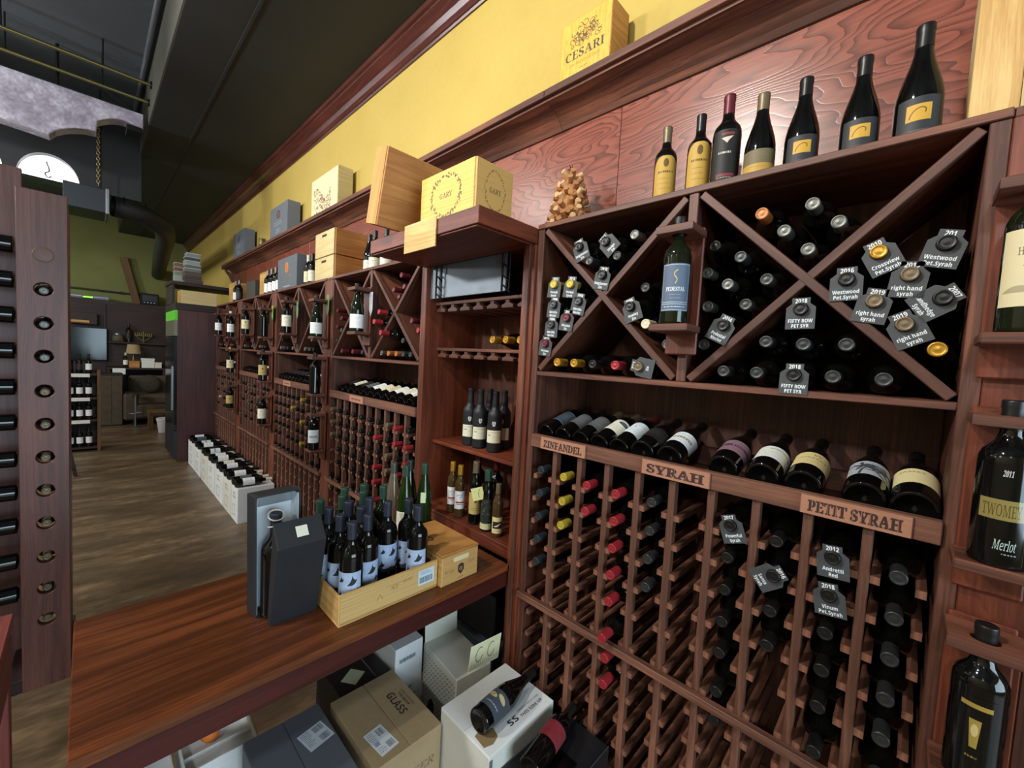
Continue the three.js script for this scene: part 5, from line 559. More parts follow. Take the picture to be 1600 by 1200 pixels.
// ---------------------------------------------------------------- cartons under and in front of the counter
const flapBox = (name, label, mat, cx, cz, w, h, d, turn, group) => { const t = thing(name, label, 'carton', [cx, 0, cz], group, turn); part('box_body', board(w, h, d, 'x', 0.003), mat, t, 0, h / 2, 0); return t; };
const sticker = (t, w, h, x, y, z, turn, draw, up = true) => { const c = cell(draw); const m = part('shipping_label', intoCell(new THREE.PlaneGeometry(w, h), c), c.mat, t, x, y, z); m.rotation.order = 'YXZ'; m.rotation.set(up ? -Math.PI / 2 : 0, turn, 0); return m; };
const shipLabel = (k) => { fill(k, '#dfe6ea'); scribble(k, 16, 20, 100, 8, 18, '#5c666e', 6); for (let i = 0; i < 16; i++) { k.fillStyle = '#30383e'; k.fillRect(140 + i * 6, 24, R(1, 4), 70); k.fillRect(140 + i * 6, 170, R(1, 4), 60); } scribble(k, 16, 180, 110, 3, 20, '#5c666e', 6); k.fillStyle = '#8aa0bc'; k.fillRect(30, 120, 60, 40); };
const inkMat = (draw, w = 512, h = 256) => { const cv = document.createElement('canvas'); cv.width = w; cv.height = h; const c = cv.getContext('2d'); c.clearRect(0, 0, w, h); draw(c, w, h); const t = new THREE.CanvasTexture(cv); t.colorSpace = THREE.SRGBColorSpace; return std({ map: t, transparent: true, roughness: 0.8 }); };
const flat = (name, mat, t, w, h, x, y, z, turn) => { const m = part(name, new THREE.PlaneGeometry(w, h), mat, t, x, y, z); m.rotation.order = 'YXZ'; m.rotation.set(-Math.PI / 2, turn, 0); return m; };
{ const t = flapBox('kraft_carton', 'brown kraft carton marked glass with a shipping label', M.kraft, 0.722, -1.235, 0.245, 0.36, 0.335, 0); for (const s of [-1, 1]) part('top_flap', board(0.1205, 0.003, 0.333, 'z', 0.001), M.kraft, t, s * 0.0615, 0.3617, 0);
  sticker(t, 0.065, 0.105, -0.06, 0.3640, 0.085, 0.12, shipLabel); flat('ink_print', inkMat((c, w, h) => { text(c, 'GLASS', w / 2, 170, 130, '#3a3430', 'sans-serif', 'bold', 480); text(c, 'HANDLE WITH CARE', w / 2, 30, 34, '#5c5246', 'sans-serif', '', 420); text(c, 'THIS SIDE UP', w / 2, 76, 40, '#3a3430', 'sans-serif', 'bold', 420); }), t, 0.15, 0.08, 0.065, 0.3640, -0.01, Math.PI / 2 + Math.PI);
  const s = face('side_scrawl', inkMat((c, w, h) => { text(c, 'PARKER', w / 2, h / 2, 120, '#7a6448', 'serif', 'italic', 480); }), t, 0.2, 0.08, 0, 0.26, 0.1680); void s; }
{ const t = flapBox('slate_carton', 'slate grey carton with a square barcode label', M.slate, 0.452, -1.26, 0.232, 0.36, 0.345, 0); for (const s of [-1, 1]) part('top_flap', board(0.114, 0.003, 0.343, 'z', 0.001), M.slate, t, s * 0.0582, 0.3617, 0); sticker(t, 0.082, 0.082, 0.062, 0.3640, -0.045, 0.2, (k) => { fill(k, '#cfdbe4'); scribble(k, 20, 20, 90, 9, 22, '#4a545c', 8); for (let i = 0; i < 14; i++) { k.fillStyle = '#3a444c'; k.fillRect(140 + i * 7, 20, R(2, 5), 80); k.fillRect(140 + i * 7, 150, R(2, 5), 80); } }); }
{ const t = flapBox('white_carton', 'white carton with a torn top printed this side up', M.whiteB, 1.012, -0.962, 0.318, 0.40, 0.25, 0); part('tape_strip', board(0.012, 0.38, 0.003, 'y', 0.001), M.slate, t, -0.152, 0.2, 0.1267);
  for (const s of [-1, 1]) part('top_flap', board(0.316, 0.003, 0.1235, 'x', 0.001), M.white, t, 0, 0.4017, s * 0.0625);
  flat('ink_print', inkMat((c, w, h) => { text(c, 'THIS SIDE UP', w * 0.58, h * 0.7, 54, '#33383a', 'sans-serif', 'bold', 270); text(c, 'HANDLE WITH CARE', w * 0.6, h * 0.4, 34, '#6c7274', 'sans-serif', '', 270); text(c, 'SS', w * 0.16, h * 0.62, 110, '#23282a', 'sans-serif', 'bold', 120); }), t, 0.21, 0.07, 0.06, 0.4040, 0.075, 0); part('torn_patch', prism([[-0.05, -0.03], [-0.02, -0.04], [0.01, -0.03], [0.02, 0.0], [-0.01, 0.03], [-0.045, 0.02]], 0.001).rotateX(-Math.PI / 2), M.kraftEdge, t, -0.10, 0.4040, 0.06); }
{ const b = bottle({ type: 'burgundy', lab: 'owl', arc: 2.8, y0: 0.03, y1: 0.11 }, 'bottle with dark grey feather label lying on the white carton', undefined, [0.880, 0.4040 + 0.0418, -0.922]); b.rotation.order = 'YZX'; b.rotation.set(0, 0.08, -Math.PI / 2); b.children[2].rotation.y = -1.2; }
{ const t = flapBox('black_carton', 'glossy black carton with open front window holding a red label bottle', M.blackBox, 1.065, -0.735, 0.325, 0.335, 0.195, 0); part('window_frame', board(0.16, 0.003, 0.12, 'x', 0.001), std({ color: '#08080a', roughness: 0.2 }), t, -0.05, 0.3365, 0); part('edge_line', board(0.32, 0.002, 0.002, 'x', 0.0005), M.metal, t, 0, 0.336, 0.096); }
{ const b = bottle({ cap: 'dark', lab: 'mauve', arc: 3, y0: 0.1, y1: 0.17 }, 'bottle with dark red label lying on the black carton', undefined, [0.935, 0.3385 + 0.038, -0.745]); b.rotation.order = 'YZX'; b.rotation.set(0, 0.16, -Math.PI / 2); b.children[2].rotation.y = -1.3; b.children[2].material = std({ map: paperTex('#7a2028', 10, 0.1), roughness: 0.7 }); }
{ const t = flapBox('printed_carton', 'pale printed carton with two raised flaps under the counter', M.whiteB, 1.065, -1.27, 0.165, 0.40, 0.26, -0.1); const f1 = part('raised_flap', board(0.16, 0.11, 0.003, 'x', 0.001), M.whiteB, t, 0, 0.455, -0.127); f1.rotation.x = -0.06; const f2 = part('raised_flap', board(0.15, 0.115, 0.003, 'x', 0.001), std({ map: paperTex('#e2dfb4', 8), roughness: 0.8 }), t, 0.05, 0.452, 0.128); f2.rotation.x = 0.12;
  const ring = inkMat((c, w, h) => { c.strokeStyle = '#8a8460'; c.lineWidth = 12; for (const x of [150, 360]) { c.beginPath(); c.ellipse(x, 110, 60, 80, 0.3, 0, 5); c.stroke(); } c.fillStyle = '#9fb8b4'; for (let i = 0; i < 40; i++) c.fillRect(20 + (i % 13) * 38, 200 + Math.floor(i / 13) * 18, 22, 8); }); const r = part('flap_print', new THREE.PlaneGeometry(0.14, 0.1), ring, t, 0.05, 0.452, 0.1305); r.rotation.x = 0.12;
  const sp = face('side_print', inkMat((c, w, h) => { for (let i = 0; i < 14; i++) { c.fillStyle = 'rgba(110,120,112,0.5)'; for (let k = 0; k < 30; k++) c.fillRect(k * 18, i * 18 + (k % 2) * 6, 12, 5); } c.fillStyle = '#3a3630'; c.beginPath(); c.ellipse(150, 190, 60, 44, -0.5, 0, 7); c.fill(); }), t, 0.25, 0.3, -0.0832, 0.22, 0, -Math.PI / 2); void sp; }
{ const t = flapBox('blue_white_carton', 'narrow bluish white carton with small print under the counter', M.white, 0.922, -1.485, 0.13, 0.43, 0.17, 0); const f = face('front_print', inkMat((c, w, h) => { scribble(c, 40, 20, 430, 1, 10, '#5a6a74', 12); scribble(c, 120, 120, 300, 4, 30, '#7a8a94', 9); }), t, 0.12, 0.34, 0, 0.24, 0.0857); void f; part('top_flap', board(0.128, 0.003, 0.168, 'x', 0.001), M.white, t, 0, 0.4317, 0); }
{ const t = flapBox('glossy_carton', 'glossy black carton with a pale square note under the counter', M.blackBox, 0.745, -1.532, 0.205, 0.345, 0.22, 0); const m = part('pale_note', board(0.07, 0.001, 0.062, 'x', 0.0003), std({ map: paperTex('#c9cfa8', 8, 0.1), roughness: 0.8 }), t, -0.022, 0.3456, 0.045); m.rotation.y = 0.6; part('lid_groove', board(0.004, 0.002, 0.216, 'z', 0.0005), M.slate, t, 0.045, 0.346, 0); }
for (const [x, z, w, l] of [[0.30, -1.60, 0.20, 'low white tray carton under the counter holding an orange ball'], [0.09, -1.575, 0.18, 'low white tray carton under the counter beside the one with the orange ball']]) { const t = thing('tray_carton', l, 'carton', [x, 0, z]); part('box_body', board(w, 0.27, 0.2, 'x', 0.003), M.white, t, 0, 0.135, 0); for (const s of [-1, 1]) { part('tray_rim', board(w, 0.03, 0.006, 'x', 0.001), M.white, t, 0, 0.285, s * 0.097); part('tray_rim', board(0.006, 0.03, 0.188, 'z', 0.001), M.white, t, s * (w / 2 - 0.003), 0.285, 0); } part('tray_divider', board(w - 0.014, 0.015, 0.004, 'x', 0.001), M.white, t, 0, 0.278, 0.02); }
{ const t = thing('orange_ball', 'small orange ball in the white tray carton under the counter', 'ball', [0.285, 0.2705, -1.625]); part('ball_body', new THREE.SphereGeometry(0.028, 24, 16), std({ map: paperTex('#d8762a', 18, 0.05), roughness: 0.6 }), t, 0, 0.028, 0); part('ball_seam', new THREE.TorusGeometry(0.0281, 0.0008, 6, 30), M.kraftEdge, t, 0, 0.028, 0); }
for (const [x, y, z, w, h, d, m, l] of [[1.43, 0.33, -1.52, 0.3, 0.2, 0.5, M.blackBox, 'dark carton in the upper compartment below the recessed shelves'], [1.43, 0.02, -1.52, 0.3, 0.26, 0.5, M.slate, 'dark carton in the floor compartment below the recessed shelves']]) { const t = thing('dark_carton', l, 'carton', [x, y, z]); part('box_body', board(w, h, d, 'z', 0.003), m, t, 0, h / 2 + 0.001, 0); part('lid', board(w + 0.006, 0.04, d + 0.006, 'z', 0.002), m, t, 0, h + 0.0, 0); }

// ---------------------------------------------------------------- white cases on the floor with bottles lying on them
const cases = [[-3.60, -3.87], [-4.285, -4.52], [-4.54, -4.86], [-4.88, -5.25], [-5.28, -5.63], [-5.66, -6.04], [-6.08, -6.45], [-6.49, -6.93]];
cases.forEach(([a, b], i) => { const t = thing('wine_case', ['white wine case partly behind the gift box', 'white wine case with two bottles lying nearest the free end of the row', 'white wine case second in the row along the cabinets', 'white wine case third in the row along the cabinets', 'white wine case fourth in the row along the cabinets', 'white wine case fifth in the row along the cabinets', 'white wine case next to last before the fridge', 'white wine case standing last before the fridge'][i], 'carton', [1.085, 0, (a + b) / 2], 'white wine cases along the far cabinets'); part('box_body', board(0.30, 0.326, a - b, 'y', 0.003), i % 3 === 2 ? M.whiteB : M.white, t, 0, 0.163, 0); part('tape_strip', board(0.301, 0.001, 0.05, 'x', 0.0003), M.whiteB, t, 0, 0.3268, 0); const f = face('side_print', inkMat((c, w, h) => { scribble(c, 60, 40, 120, 2, 30, '#8a8a80', 10); c.strokeStyle = '#9a9a90'; c.lineWidth = 6; c.strokeRect(60, 140, 90, 80); }, 256, 256), t, a - b - 0.02, 0.3, -0.1508, 0.163, 0, -Math.PI / 2); void f; });
const ORDC = ['first', 'second', 'third', 'fourth', 'fifth', 'sixth', 'seventh', 'last'];
const onCase = [[-3.70, 'white'], [-3.80, 'black'], [-4.35, 'white'], [-4.45, 'slate'], [-4.66, 'white'], [-4.78, 'black'], [-4.98, 'white'], [-5.12, 'cream'], [-5.40, 'white'], [-5.52, 'white'], [-5.8, 'pale'], [-5.92, 'black'], [-6.2, 'white'], [-6.34, 'pale'], [-6.62, 'navy'], [-6.78, 'white']];
onCase.forEach(([z, lab], i) => { const b = bottle({ lab, arc: 3.0, cap: rnd() > 0.6 ? 'cream' : 'dark' }, `bottle with ${lab} label on the ${ORDC[i >> 1]} white case from the gift box, ${i % 2 ? 'farther' : 'nearer'} one`, 'bottles lying on the white cases', [0.928, 0.3275 + 0.0377, z], 0); b.rotation.order = 'YZX'; b.rotation.set(0, R(-0.05, 0.05), -Math.PI / 2); b.children[2].rotation.y = -0.9; });

// ---------------------------------------------------------------- tall fridge unit and what stands on it
{ const t = thing('fridge_unit', 'tall dark red cabinet housing a narrow black wine fridge', 'fridge', [1.2, 0, -7.55]), S = (n, m, ...a) => span(n, m, t, ...a);
  S('end_panel', M.fridgeSide, 0.83, 1.62, 0, 2.06, -7.10, -7.065, 'y'); S('cornice', M.dark, 0.80, 1.62, 2.061, 2.15, -8.05, -7.055, 'x'); S('end_panel', M.fridgeSide, 0.83, 1.62, 0, 2.06, -8.05, -8.02, 'y'); S('carcass', M.blackBox, 0.86, 1.60, 0.0, 2.06, -8.0195, -7.1005, 'y');
  S('lower_door', M.steelDark, 0.80, 0.859, 0.03, 0.42, -8.01, -7.11, 'y'); S('glass_door', std({ color: '#16191b', roughness: 0.12 }), 0.80, 0.859, 0.43, 1.70, -8.01, -7.11, 'y'); S('pale_window', std({ color: '#6c6c58', roughness: 0.3 }), 0.80, 0.859, 1.71, 1.92, -8.01, -7.11, 'y'); S('green_panel', std({ color: '#3c7a20', emissive: new THREE.Color(0.2, 0.9, 0.06), emissiveIntensity: 0.28 }), 0.80, 0.859, 1.925, 2.055, -8.01, -7.11, 'y'); S('door_handle', M.metal, 0.775, 0.798, 0.7, 1.3, -7.17, -7.15, 'y'); }  // paler olive pane above the glass door gives off no light
{ const t = thing('pine_case', 'long pale pine case on top of the fridge unit', 'crate', [1.06, 2.151, -7.18]); part('case_body', board(0.40, 0.175, 0.2, 'x', 0.002), M.pinePale, t, 0, 0.0875, 0); part('end_board', board(0.012, 0.17, 0.196, 'y', 0.002), M.pine, t, -0.2065, 0.086, 0); }
{ const t = thing('raised_shelf', 'dark raised shelf behind the pine case over the fridge unit', 'shelf', [1.2, 2.151, -7.62]); part('shelf_board', board(0.84, 0.045, 0.62, 'x'), M.dark, t, 0, 0.2875, 0); for (const x of [-0.39, 0.38]) part('shelf_support', board(0.03, 0.264, 0.58, 'y'), M.dark, t, x, 0.132, 0); }
{ let y = 2.4615; const cs = ['#4a3430', '#3c3434', '#55443e', '#6a6e66', '#5c665e', '#8c948e', '#3a4246', '#7c8486']; for (let i = 0; i < 8; i++) { const h = 0.052, w = 0.2 - i * 0.006; const t = thing('cigar_carton', ['bottom box of the tall stack over the fridge unit, brown', 'second box up in the tall stack, dark', 'third box up in the tall stack, brown', 'fourth box up in the tall stack, grey', 'fifth box up in the tall stack, greenish', 'sixth box up in the tall stack, pale', 'seventh box up in the tall stack, dark blue grey', 'top box of the tall stack over the fridge unit'][i], 'box', [1.03 + R(-0.012, 0.012), y, -7.42], 'tall stack of flat boxes'); part('box_body', board(w, h - 0.012, 0.18, 'x', 0.002), std({ color: cs[i], roughness: 0.6 }), t, 0, (h - 0.012) / 2, 0); part('lid', board(w + 0.006, 0.011, 0.186, 'x', 0.002), std({ color: i > 2 ? '#b4bab4' : '#5c4c46', roughness: 0.5 }), t, 0, h - 0.0063, 0); y += h; } }
{ let y = 2.4615; for (let i = 0; i < 5; i++) { const t = thing('cigar_carton', ['bottom pale box of the shorter stack over the fridge', 'second pale box of the shorter stack over the fridge', 'middle box of the shorter stack over the fridge', 'fourth box of the shorter stack over the fridge, reddish', 'top reddish box of the shorter stack over the fridge'][i], 'box', [0.93, y, -7.7], 'shorter stack of flat boxes'); part('box_body', board(0.15, 0.05, 0.16, 'x', 0.002), std({ color: ['#8a9a80', '#9aa090', '#788070', '#6c4c40', '#7a5444'][i], roughness: 0.6 }), t, 0, 0.025, 0); part('lid', board(0.154, 0.009, 0.164, 'x', 0.002), std({ color: '#b8bcae', roughness: 0.5 }), t, 0, 0.055, 0); y += 0.06; } }

// ---------------------------------------------------------------- riddling tower at the left
const ORD = ['first', 'second', 'third', 'fourth', 'fifth', 'sixth', 'seventh', 'eighth', 'ninth', 'tenth', 'eleventh'];
{ const t = thing('riddling_tower', 'tall reddish board pierced by a column of bottle necks', 'wine rack', [-0.138, 0, -2.785]);
  const s = new THREE.Shape(); s.moveTo(-0.075, 0); s.lineTo(0.072, 0); s.lineTo(0.072, 2.245); s.lineTo(-0.075, 2.245); const ys = [1.826, 1.677, 1.530, 1.375, 1.225, 1.076, 0.923, 0.772, 0.614, 0.468, 0.320]; for (const y of ys) { const h = new THREE.Path(); h.absarc(0, y, 0.031, 0, 7, true); s.holes.push(h); }
  const g = new THREE.ExtrudeGeometry(s, { depth: 0.03, bevelEnabled: true, bevelSize: 0.002, bevelThickness: 0.002, bevelSegments: 1, curveSegments: 20 }); g.translate(0, 0, -0.015); part('pierced_board', metres(g, 'y'), M.hookRack, t); part('side_board', board(0.025, 2.24, 0.4, 'y'), M.hookRack, t, 0.0595, 1.12, -0.22); part('plug', cyl(0.030, 0.02).rotateX(Math.PI / 2), M.hookRack, t, 0, 1.976, 0.0); const ring = part('plug_ring', new THREE.TorusGeometry(0.031, 0.0018, 6, 28), M.brass, t, 0, 1.976, 0.0175); void ring;
  part('rear_board', board(1.0, 2.4, 0.03, 'y'), M.hookRack, t, -0.58, 1.2, -0.30); part('upright_edge', board(0.03, 2.38, 0.25, 'y'), M.hookRack, t, -0.72, 1.19, -0.155);
  part('foot', board(0.2, 0.06, 0.5, 'z'), M.dark, t, -0.02, 0.031, -0.24);
  ys.forEach((y, i) => { const b = bottle({ cap: y > 1.45 ? 'silver' : 'taupe' }, `${ORD[i]} bottle neck from the top in the tall pierced board`, `${y > 1.45 ? 'silver' : 'pale'} topped necks in the pierced board`, [-0.138, y - 0.006, -2.785 - 0.30], 0); b.rotation.order = 'YXZ'; b.rotation.x = Math.PI / 2; }); }
[2.02, 1.865, 1.708, 1.548, 1.383, 1.221, 1.05, 0.894, 0.738, 0.568, 0.409].forEach((y, i) => { const b = bottle({ cap: 'dark' }, `${ORD[i]} sideways bottle from the top beside the pierced board`, 'bottles lying sideways in the tower', [-0.232, y, -2.92], 0); b.rotation.z = Math.PI / 2; });
{ const t = thing('low_stand', 'edge of a low pinkish wooden stand beside the tower', 'stand', [-0.35, 0, -1.62]); part('top_board', board(0.38, 0.03, 0.5, 'z'), M.pink, t, 0, 0.775, 0); for (const [x, z] of [[-0.16, -0.2], [0.16, -0.2], [-0.16, 0.2], [0.16, 0.2]]) part('leg', board(0.05, 0.76, 0.05, 'y'), M.pink, t, x, 0.38, z); part('side_rail', board(0.02, 0.12, 0.4, 'z'), M.pink, t, 0.18, 0.69, 0); }
{ const t = thing('easel', 'dark wooden easel whose leg shows behind the tower', 'easel', [-0.28, 0, -6.9]); for (const s of [-1, 1]) { const l = part('leg', board(0.03, 0.9, 0.05, 'y'), M.dark, t, s * 0.10, 0.445, 0); l.rotation.z = s * 0.15; } part('cross_bar', board(0.34, 0.04, 0.03, 'x'), M.dark, t, 0, 0.12, 0.03); part('panel', board(0.26, 0.5, 0.02, 'y'), M.dark, t, 0, 0.68, 0.04); }

// ---------------------------------------------------------------- bottle stand and lounge at the far end
{ const t = thing('bottle_stand', 'dark display stand with four shelves and white price strips', 'stand', [-0.06, 0, -8.5]); part('side_post', board(0.03, 1.2, 0.32, 'y'), M.dark, t, -0.21, 0.6, 0); part('pale_post', board(0.035, 1.16, 0.32, 'y'), M.timber, t, 0.16, 0.58, 0); part('back_panel', board(0.34, 1.16, 0.015, 'y'), M.dark, t, -0.025, 0.58, -0.16);
  const strip = std({ map: paperTex('#dcdcd0', 8, 0.2), roughness: 0.7 }); [0.05, 0.44, 0.76, 1.10].forEach((y, i) => { part('shelf_board', board(0.335, 0.03, 0.3, 'x'), M.dark, t, -0.026, y, 0); if (i) part('price_strip', board(0.2, 0.05, 0.003, 'x', 0.001), strip, t, -0.03, y - 0.012, 0.153); });
  [0.0655, 0.4555, 0.7755, 1.1155].forEach((y, j) => { for (let i = 0; i < 3; i++) bottle({ lab: j === 3 && i < 2 ? 'black' : 'white', cap: 'dark', arc: 2.6, scale: 0.92 }, `${['inner', 'middle', 'outer'][i]} bottle on ${['the floor shelf', 'the second shelf', 'the third shelf', 'top'][j]} of the display stand with price strips`, `bottles on ${['the floor shelf', 'the second shelf', 'the third shelf', 'top'][j]} of the display stand`, [-0.185 + i * 0.092, y, -8.42], 0); }); }
struct('wall_panelled', plain(5.9, 2.33, 0.08, 'x'), M.dark, [-1.75, 1.165, -12.0]);
{ const w = scene.getObjectByName('wall_panelled'); part('cap_moulding', board(5.95, 0.07, 0.3, 'x'), M.dark, w, 0, 1.2, -0.12); for (const x of [1.98, 2.95]) part('panel_batten', board(0.03, 2.3, 0.02, 'y'), M.dark, w, x, 0, 0.05); part('wall_ledge', board(0.95, 0.03, 0.16, 'x'), M.dark, w, 2.5, 0.39, 0.12); }
{ const t = thing('television', 'large flat black television on the panelled wall', 'television', [-0.02, 1.5, -11.9]); part('housing', board(0.57, 0.66, 0.05, 'x', 0.004), M.iron, t); part('screen', board(0.55, 0.63, 0.004, 'x', 0.001), std({ color: '#1a2424', roughness: 0.12 }), t, 0, 0, 0.0275); part('wall_mount', board(0.2, 0.2, 0.03), M.iron, t, 0, 0, -0.04); }
{ const t = thing('wall_box', 'dark framed box with a pale strip above the television', 'box', [-0.08, 2.0, -11.9]); part('box_body', board(0.4, 0.22, 0.12, 'x', 0.003), M.dark, t); part('pale_strip', board(0.26, 0.045, 0.004, 'x', 0.001), M.pine, t, -0.04, -0.06, 0.0625); }
{ const t = thing('glass_jar', 'small glass jar on the wall ledge near the television', 'jar', [0.42, 1.5705, -11.86]); part('jar_body', lathe([[0, 0], [0.07, 0], [0.085, 0.05], [0.08, 0.12], [0.06, 0.14], [0, 0.14]]), M.clear, t); part('jar_lid', cyl(0.062, 0.03), M.metal, t, 0, 0.14, 0); }
bottle({ cap: 'dark', lab: 'black', scale: 1.3 }, 'large dark bottle on the wall ledge beside the candelabrum', undefined, [0.585, 1.5705, -11.86], 0);
{ const t = thing('candelabrum', 'brass nine-branched candelabrum on the wall ledge', 'candelabrum', [0.82, 1.5705, -11.86]); part('stem', cyl(0.012, 0.19), M.brass, t, 0, 0, 0); part('foot', lathe([[0, 0], [0.06, 0], [0.05, 0.02], [0.015, 0.03], [0, 0.03]]), M.brass, t); part('crossbar', board(0.29, 0.02, 0.02, 'x'), M.brass, t, 0, 0.15, 0); for (const s of [-1, 1]) { const b = part('brace', board(0.16, 0.014, 0.014, 'x'), M.brass, t, s * 0.065, 0.09, 0); b.rotation.z = s * 0.75; } for (let i = 0; i < 9; i++) part('candle_cup', cyl(0.012, 0.05 + (i === 4 ? 0.03 : 0), 10), M.brass, t, -0.13 + i * 0.0325, 0.16, 0); }
{ const t = thing('desk', 'dark desk against the panelled wall under the lamp', 'desk', [0.69, 0, -11.62]); part('desk_top', board(0.9, 0.035, 0.6, 'x'), M.dark, t, 0, 1.04, 0); for (const x of [-0.42, 0.42]) part('desk_side', board(0.04, 1.02, 0.56, 'y'), M.dark, t, x, 0.51, 0); part('front_sign', board(0.19, 0.12, 0.004, 'x', 0.001), M.white, t, -0.27, 0.985, 0.303); }
{ const t = thing('table_lamp', 'table lamp with a wide tan shade on the desk', 'lamp', [0.65, 1.058, -11.66]); part('lamp_base', lathe([[0, 0], [0.06, 0], [0.05, 0.02], [0.02, 0.06], [0.03, 0.14], [0.012, 0.24], [0, 0.3]]), M.brass, t); part('lamp_shade', lathe([[0.12, 0.28], [0.092, 0.47], [0.088, 0.47], [0.116, 0.28]], 28), M.shade, t); }
for (const [x, w, h, m, l] of [[0.65, 0.16, 0.14, M.cigar, 'brown wooden box on the desk before the lamp'], [0.86, 0.2, 0.2, M.white, 'pale papers and box on the desk beside the wooden box'], [1.02, 0.11, 0.12, M.whiteB, 'small pale box on the desk by the fridge side']]) { const t = thing('desk_box', l, 'box', [x, 1.058, -11.47]); part('box_body', board(w, h * 0.8, 0.18, 'x', 0.003), m, t, 0, h * 0.4, 0); part('lid', board(w + 0.008, h * 0.18, 0.188, 'x', 0.003), m, t, 0, h * 0.89 + 0.001, 0); }
bottle({ cap: 'cream', lab: 'white' }, 'small bottle with white label standing on the desk', undefined, [0.52, 1.058, -11.47], 0);
{ const t = thing('side_cabinet', 'plain brown cabinet between the display stand and the sofa', 'cabinet', [0.27, 0, -10.85]); part('cabinet_body', board(0.34, 0.93, 0.5, 'y', 0.006), M.sofa, t, 0, 0.485, 0); part('top', board(0.36, 0.02, 0.52, 'x'), M.dark, t, 0, 0.961, 0); part('plinth', board(0.3, 0.02, 0.46), M.iron, t, 0, 0.0101, 0); part('door_line', board(0.004, 0.85, 0.003, 'y', 0.001), M.iron, t, 0.02, 0.48, 0.2517); }
{ const t = thing('sofa', 'brown fabric sofa in the corner of the lounge', 'sofa', [1.0, 0, -10.85]); const rb = (w, h, d) => board(w, h, d, 'x', Math.min(w, h, d) * 0.16); part('seat', rb(0.9, 0.28, 0.7), M.sofa, t, 0, 0.27, 0.05); part('seat_cushion', rb(0.8, 0.16, 0.62), M.sofa, t, 0.05, 0.49, 0.08); part('backrest', rb(0.9, 0.62, 0.2), M.sofa, t, 0, 0.6, -0.36); part('armrest', rb(0.2, 0.5, 0.7), M.sofa, t, -0.45, 0.36, 0.05); for (const [x, z] of [[-0.4, 0.3], [0.4, 0.3], [-0.4, -0.3], [0.4, -0.3]]) part('foot', cyl(0.025, 0.13), M.dark, t, x, 0, z); }
{ const t = thing('throw_pillow', 'dark square pillow leaning on the sofa back', 'pillow', [0.85, 0.575, -10.95]); const g = new THREE.SphereGeometry(0.2, 20, 14); g.scale(0.85, 0.9, 0.35); const m = part('pillow_body', g, std({ map: paperTex('#3a342c', 10, 0.2), roughness: 0.95 }), t, 0, 0.19, 0); m.rotation.set(-0.25, 0, 0.2); part('pillow_button', new THREE.SphereGeometry(0.012, 10, 8), M.dark, t, 0, 0.2, 0.075); }
{ const t = thing('pub_table', 'small round table on a thin chrome pole', 'table', [0.6, 0, -10.27]); part('table_top', cyl(0.13, 0.02, 28), M.steelDark, t, 0, 0.62, 0); part('pole', cyl(0.014, 0.62), M.metal, t); part('foot_ring', (() => { const g = new THREE.TorusGeometry(0.1, 0.008, 8, 28); g.rotateX(Math.PI / 2); return g; })(), M.metal, t, 0, 0.27, 0); part('base', lathe([[0, 0], [0.1, 0], [0.09, 0.012], [0.02, 0.025], [0, 0.03]]), M.metal, t); }
{ const t = thing('low_stool', 'low pale wooden stool near the fridge', 'stool', [0.94, 0, -10.0]); part('seat', board(0.36, 0.05, 0.3, 'x', 0.006), M.timber, t, 0, 0.32, 0); for (const [x, z] of [[-0.15, -0.11], [0.15, -0.11], [-0.15, 0.11], [0.15, 0.11]]) part('leg', board(0.06, 0.295, 0.06, 'y', 0.004), M.timber, t, x, 0.1475, z); }
{ const t = thing('waste_bin', 'pale wire bin with a white bag before the stool', 'bin', [0.93, 0, -9.55]); part('bin_body', lathe([[0, 0], [0.07, 0], [0.095, 0.24], [0.09, 0.24], [0.066, 0.006], [0, 0.006]], 20), M.bag, t); const g = lathe([[0.09, 0.2], [0.1, 0.22], [0.103, 0.25], [0.095, 0.262], [0.088, 0.25]], 20); part('bag_rim', g, M.bag, t); }
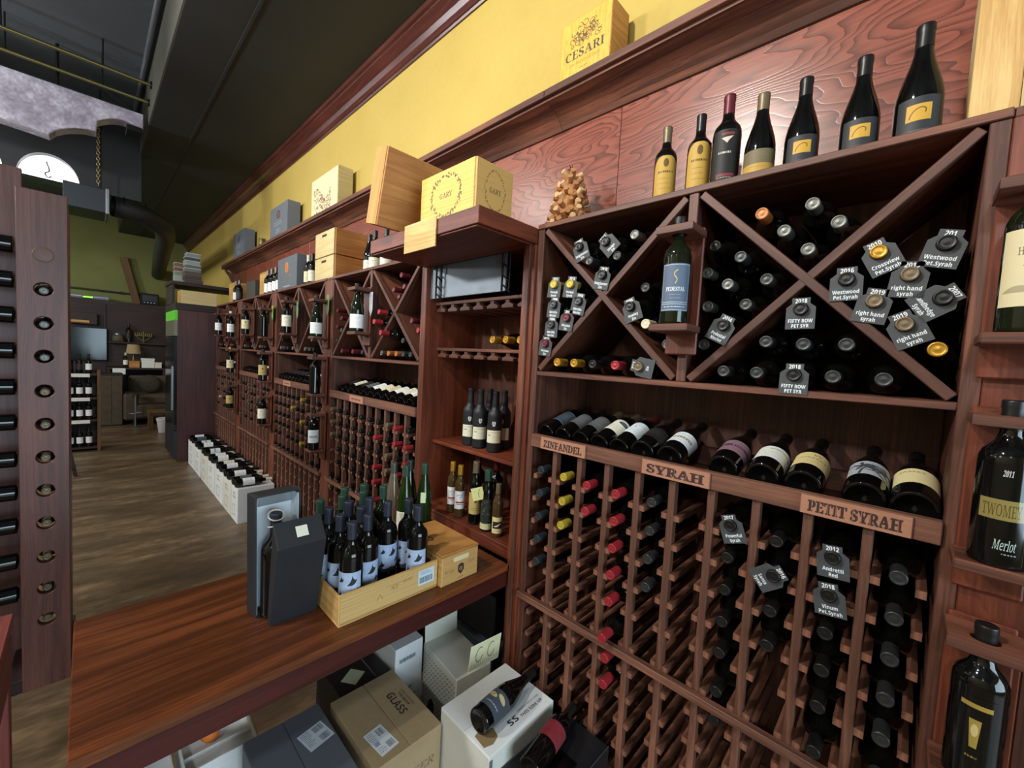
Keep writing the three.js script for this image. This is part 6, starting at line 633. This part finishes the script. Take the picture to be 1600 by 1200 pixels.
// high on the green wall
{ const t = thing('wall_pipe', 'thin brown pipe running along the green wall', 'pipe', [-0.4, 2.62, -12.36]); const g = cyl(0.02, 3.0, 10); g.rotateZ(Math.PI / 2); g.translate(1.5, 0, 0); part('pipe', g, M.dark, t); for (const x of [-1, 0, 0.9]) part('pipe_clip', board(0.03, 0.06, 0.06), M.iron, t, x, 0, -0.01); }
{ const t = thing('diagonal_brace', 'brown diagonal timber brace against the green wall', 'brace', [0.645, 2.84, -12.3]); const m = part('brace_board', board(0.12, 1.1, 0.1, 'y'), M.timber, t); m.rotation.z = 0.22; part('brace_foot', board(0.1, 0.36, 0.08, 'y'), M.timber, t, 0.2, -0.34, 0.0); }
{ const t = thing('old_radio', 'dark old box radio on top of the panelled wall', 'radio', [0.93, 2.401, -12.05]); part('radio_body', board(0.3, 0.24, 0.16, 'x', 0.01), M.iron, t, 0, 0.12, 0); part('dial_window', board(0.24, 0.12, 0.004, 'x', 0.001), M.steelDark, t, 0, 0.14, 0.0825); for (let i = 0; i < 4; i++) part('knob', cyl(0.014, 0.012, 12).rotateX(Math.PI / 2), M.metal, t, -0.09 + i * 0.055, 0.045, 0.08); }
for (const [x, w, l] of [[-0.22, 0.28, 'grey flat device on top of the panelled wall above the television'], [0.18, 0.24, 'pale flat box on top of the panelled wall near the television']]) { const t = thing('flat_device', l, 'device', [x, 2.401, -12.05]); part('device_body', board(w, 0.09, 0.18, 'x', 0.005), M.greyBox, t, 0, 0.045, 0); part('device_trim', board(w * 0.9, 0.02, 0.004, 'x', 0.001), M.metal, t, 0, 0.045, 0.0925); }
{ const t = thing('green_strip_light', 'green glowing strip light behind the top of the panelled wall', 'light', [-0.35, 2.45, -12.18]); part('strip', board(0.9, 0.02, 0.02, 'x', 0.002), std({ color: '#60d030', emissive: new THREE.Color(0.25, 1, 0.08), emissiveIntensity: 3 }), t); const l = new THREE.RectAreaLight(new THREE.Color(0.35, 1, 0.12), 14, 0.9, 0.03); l.position.set(0, 0.03, 0); l.rotation.x = Math.PI / 2 + 0.9; t.add(l); }
renderer.render(scene, camera);
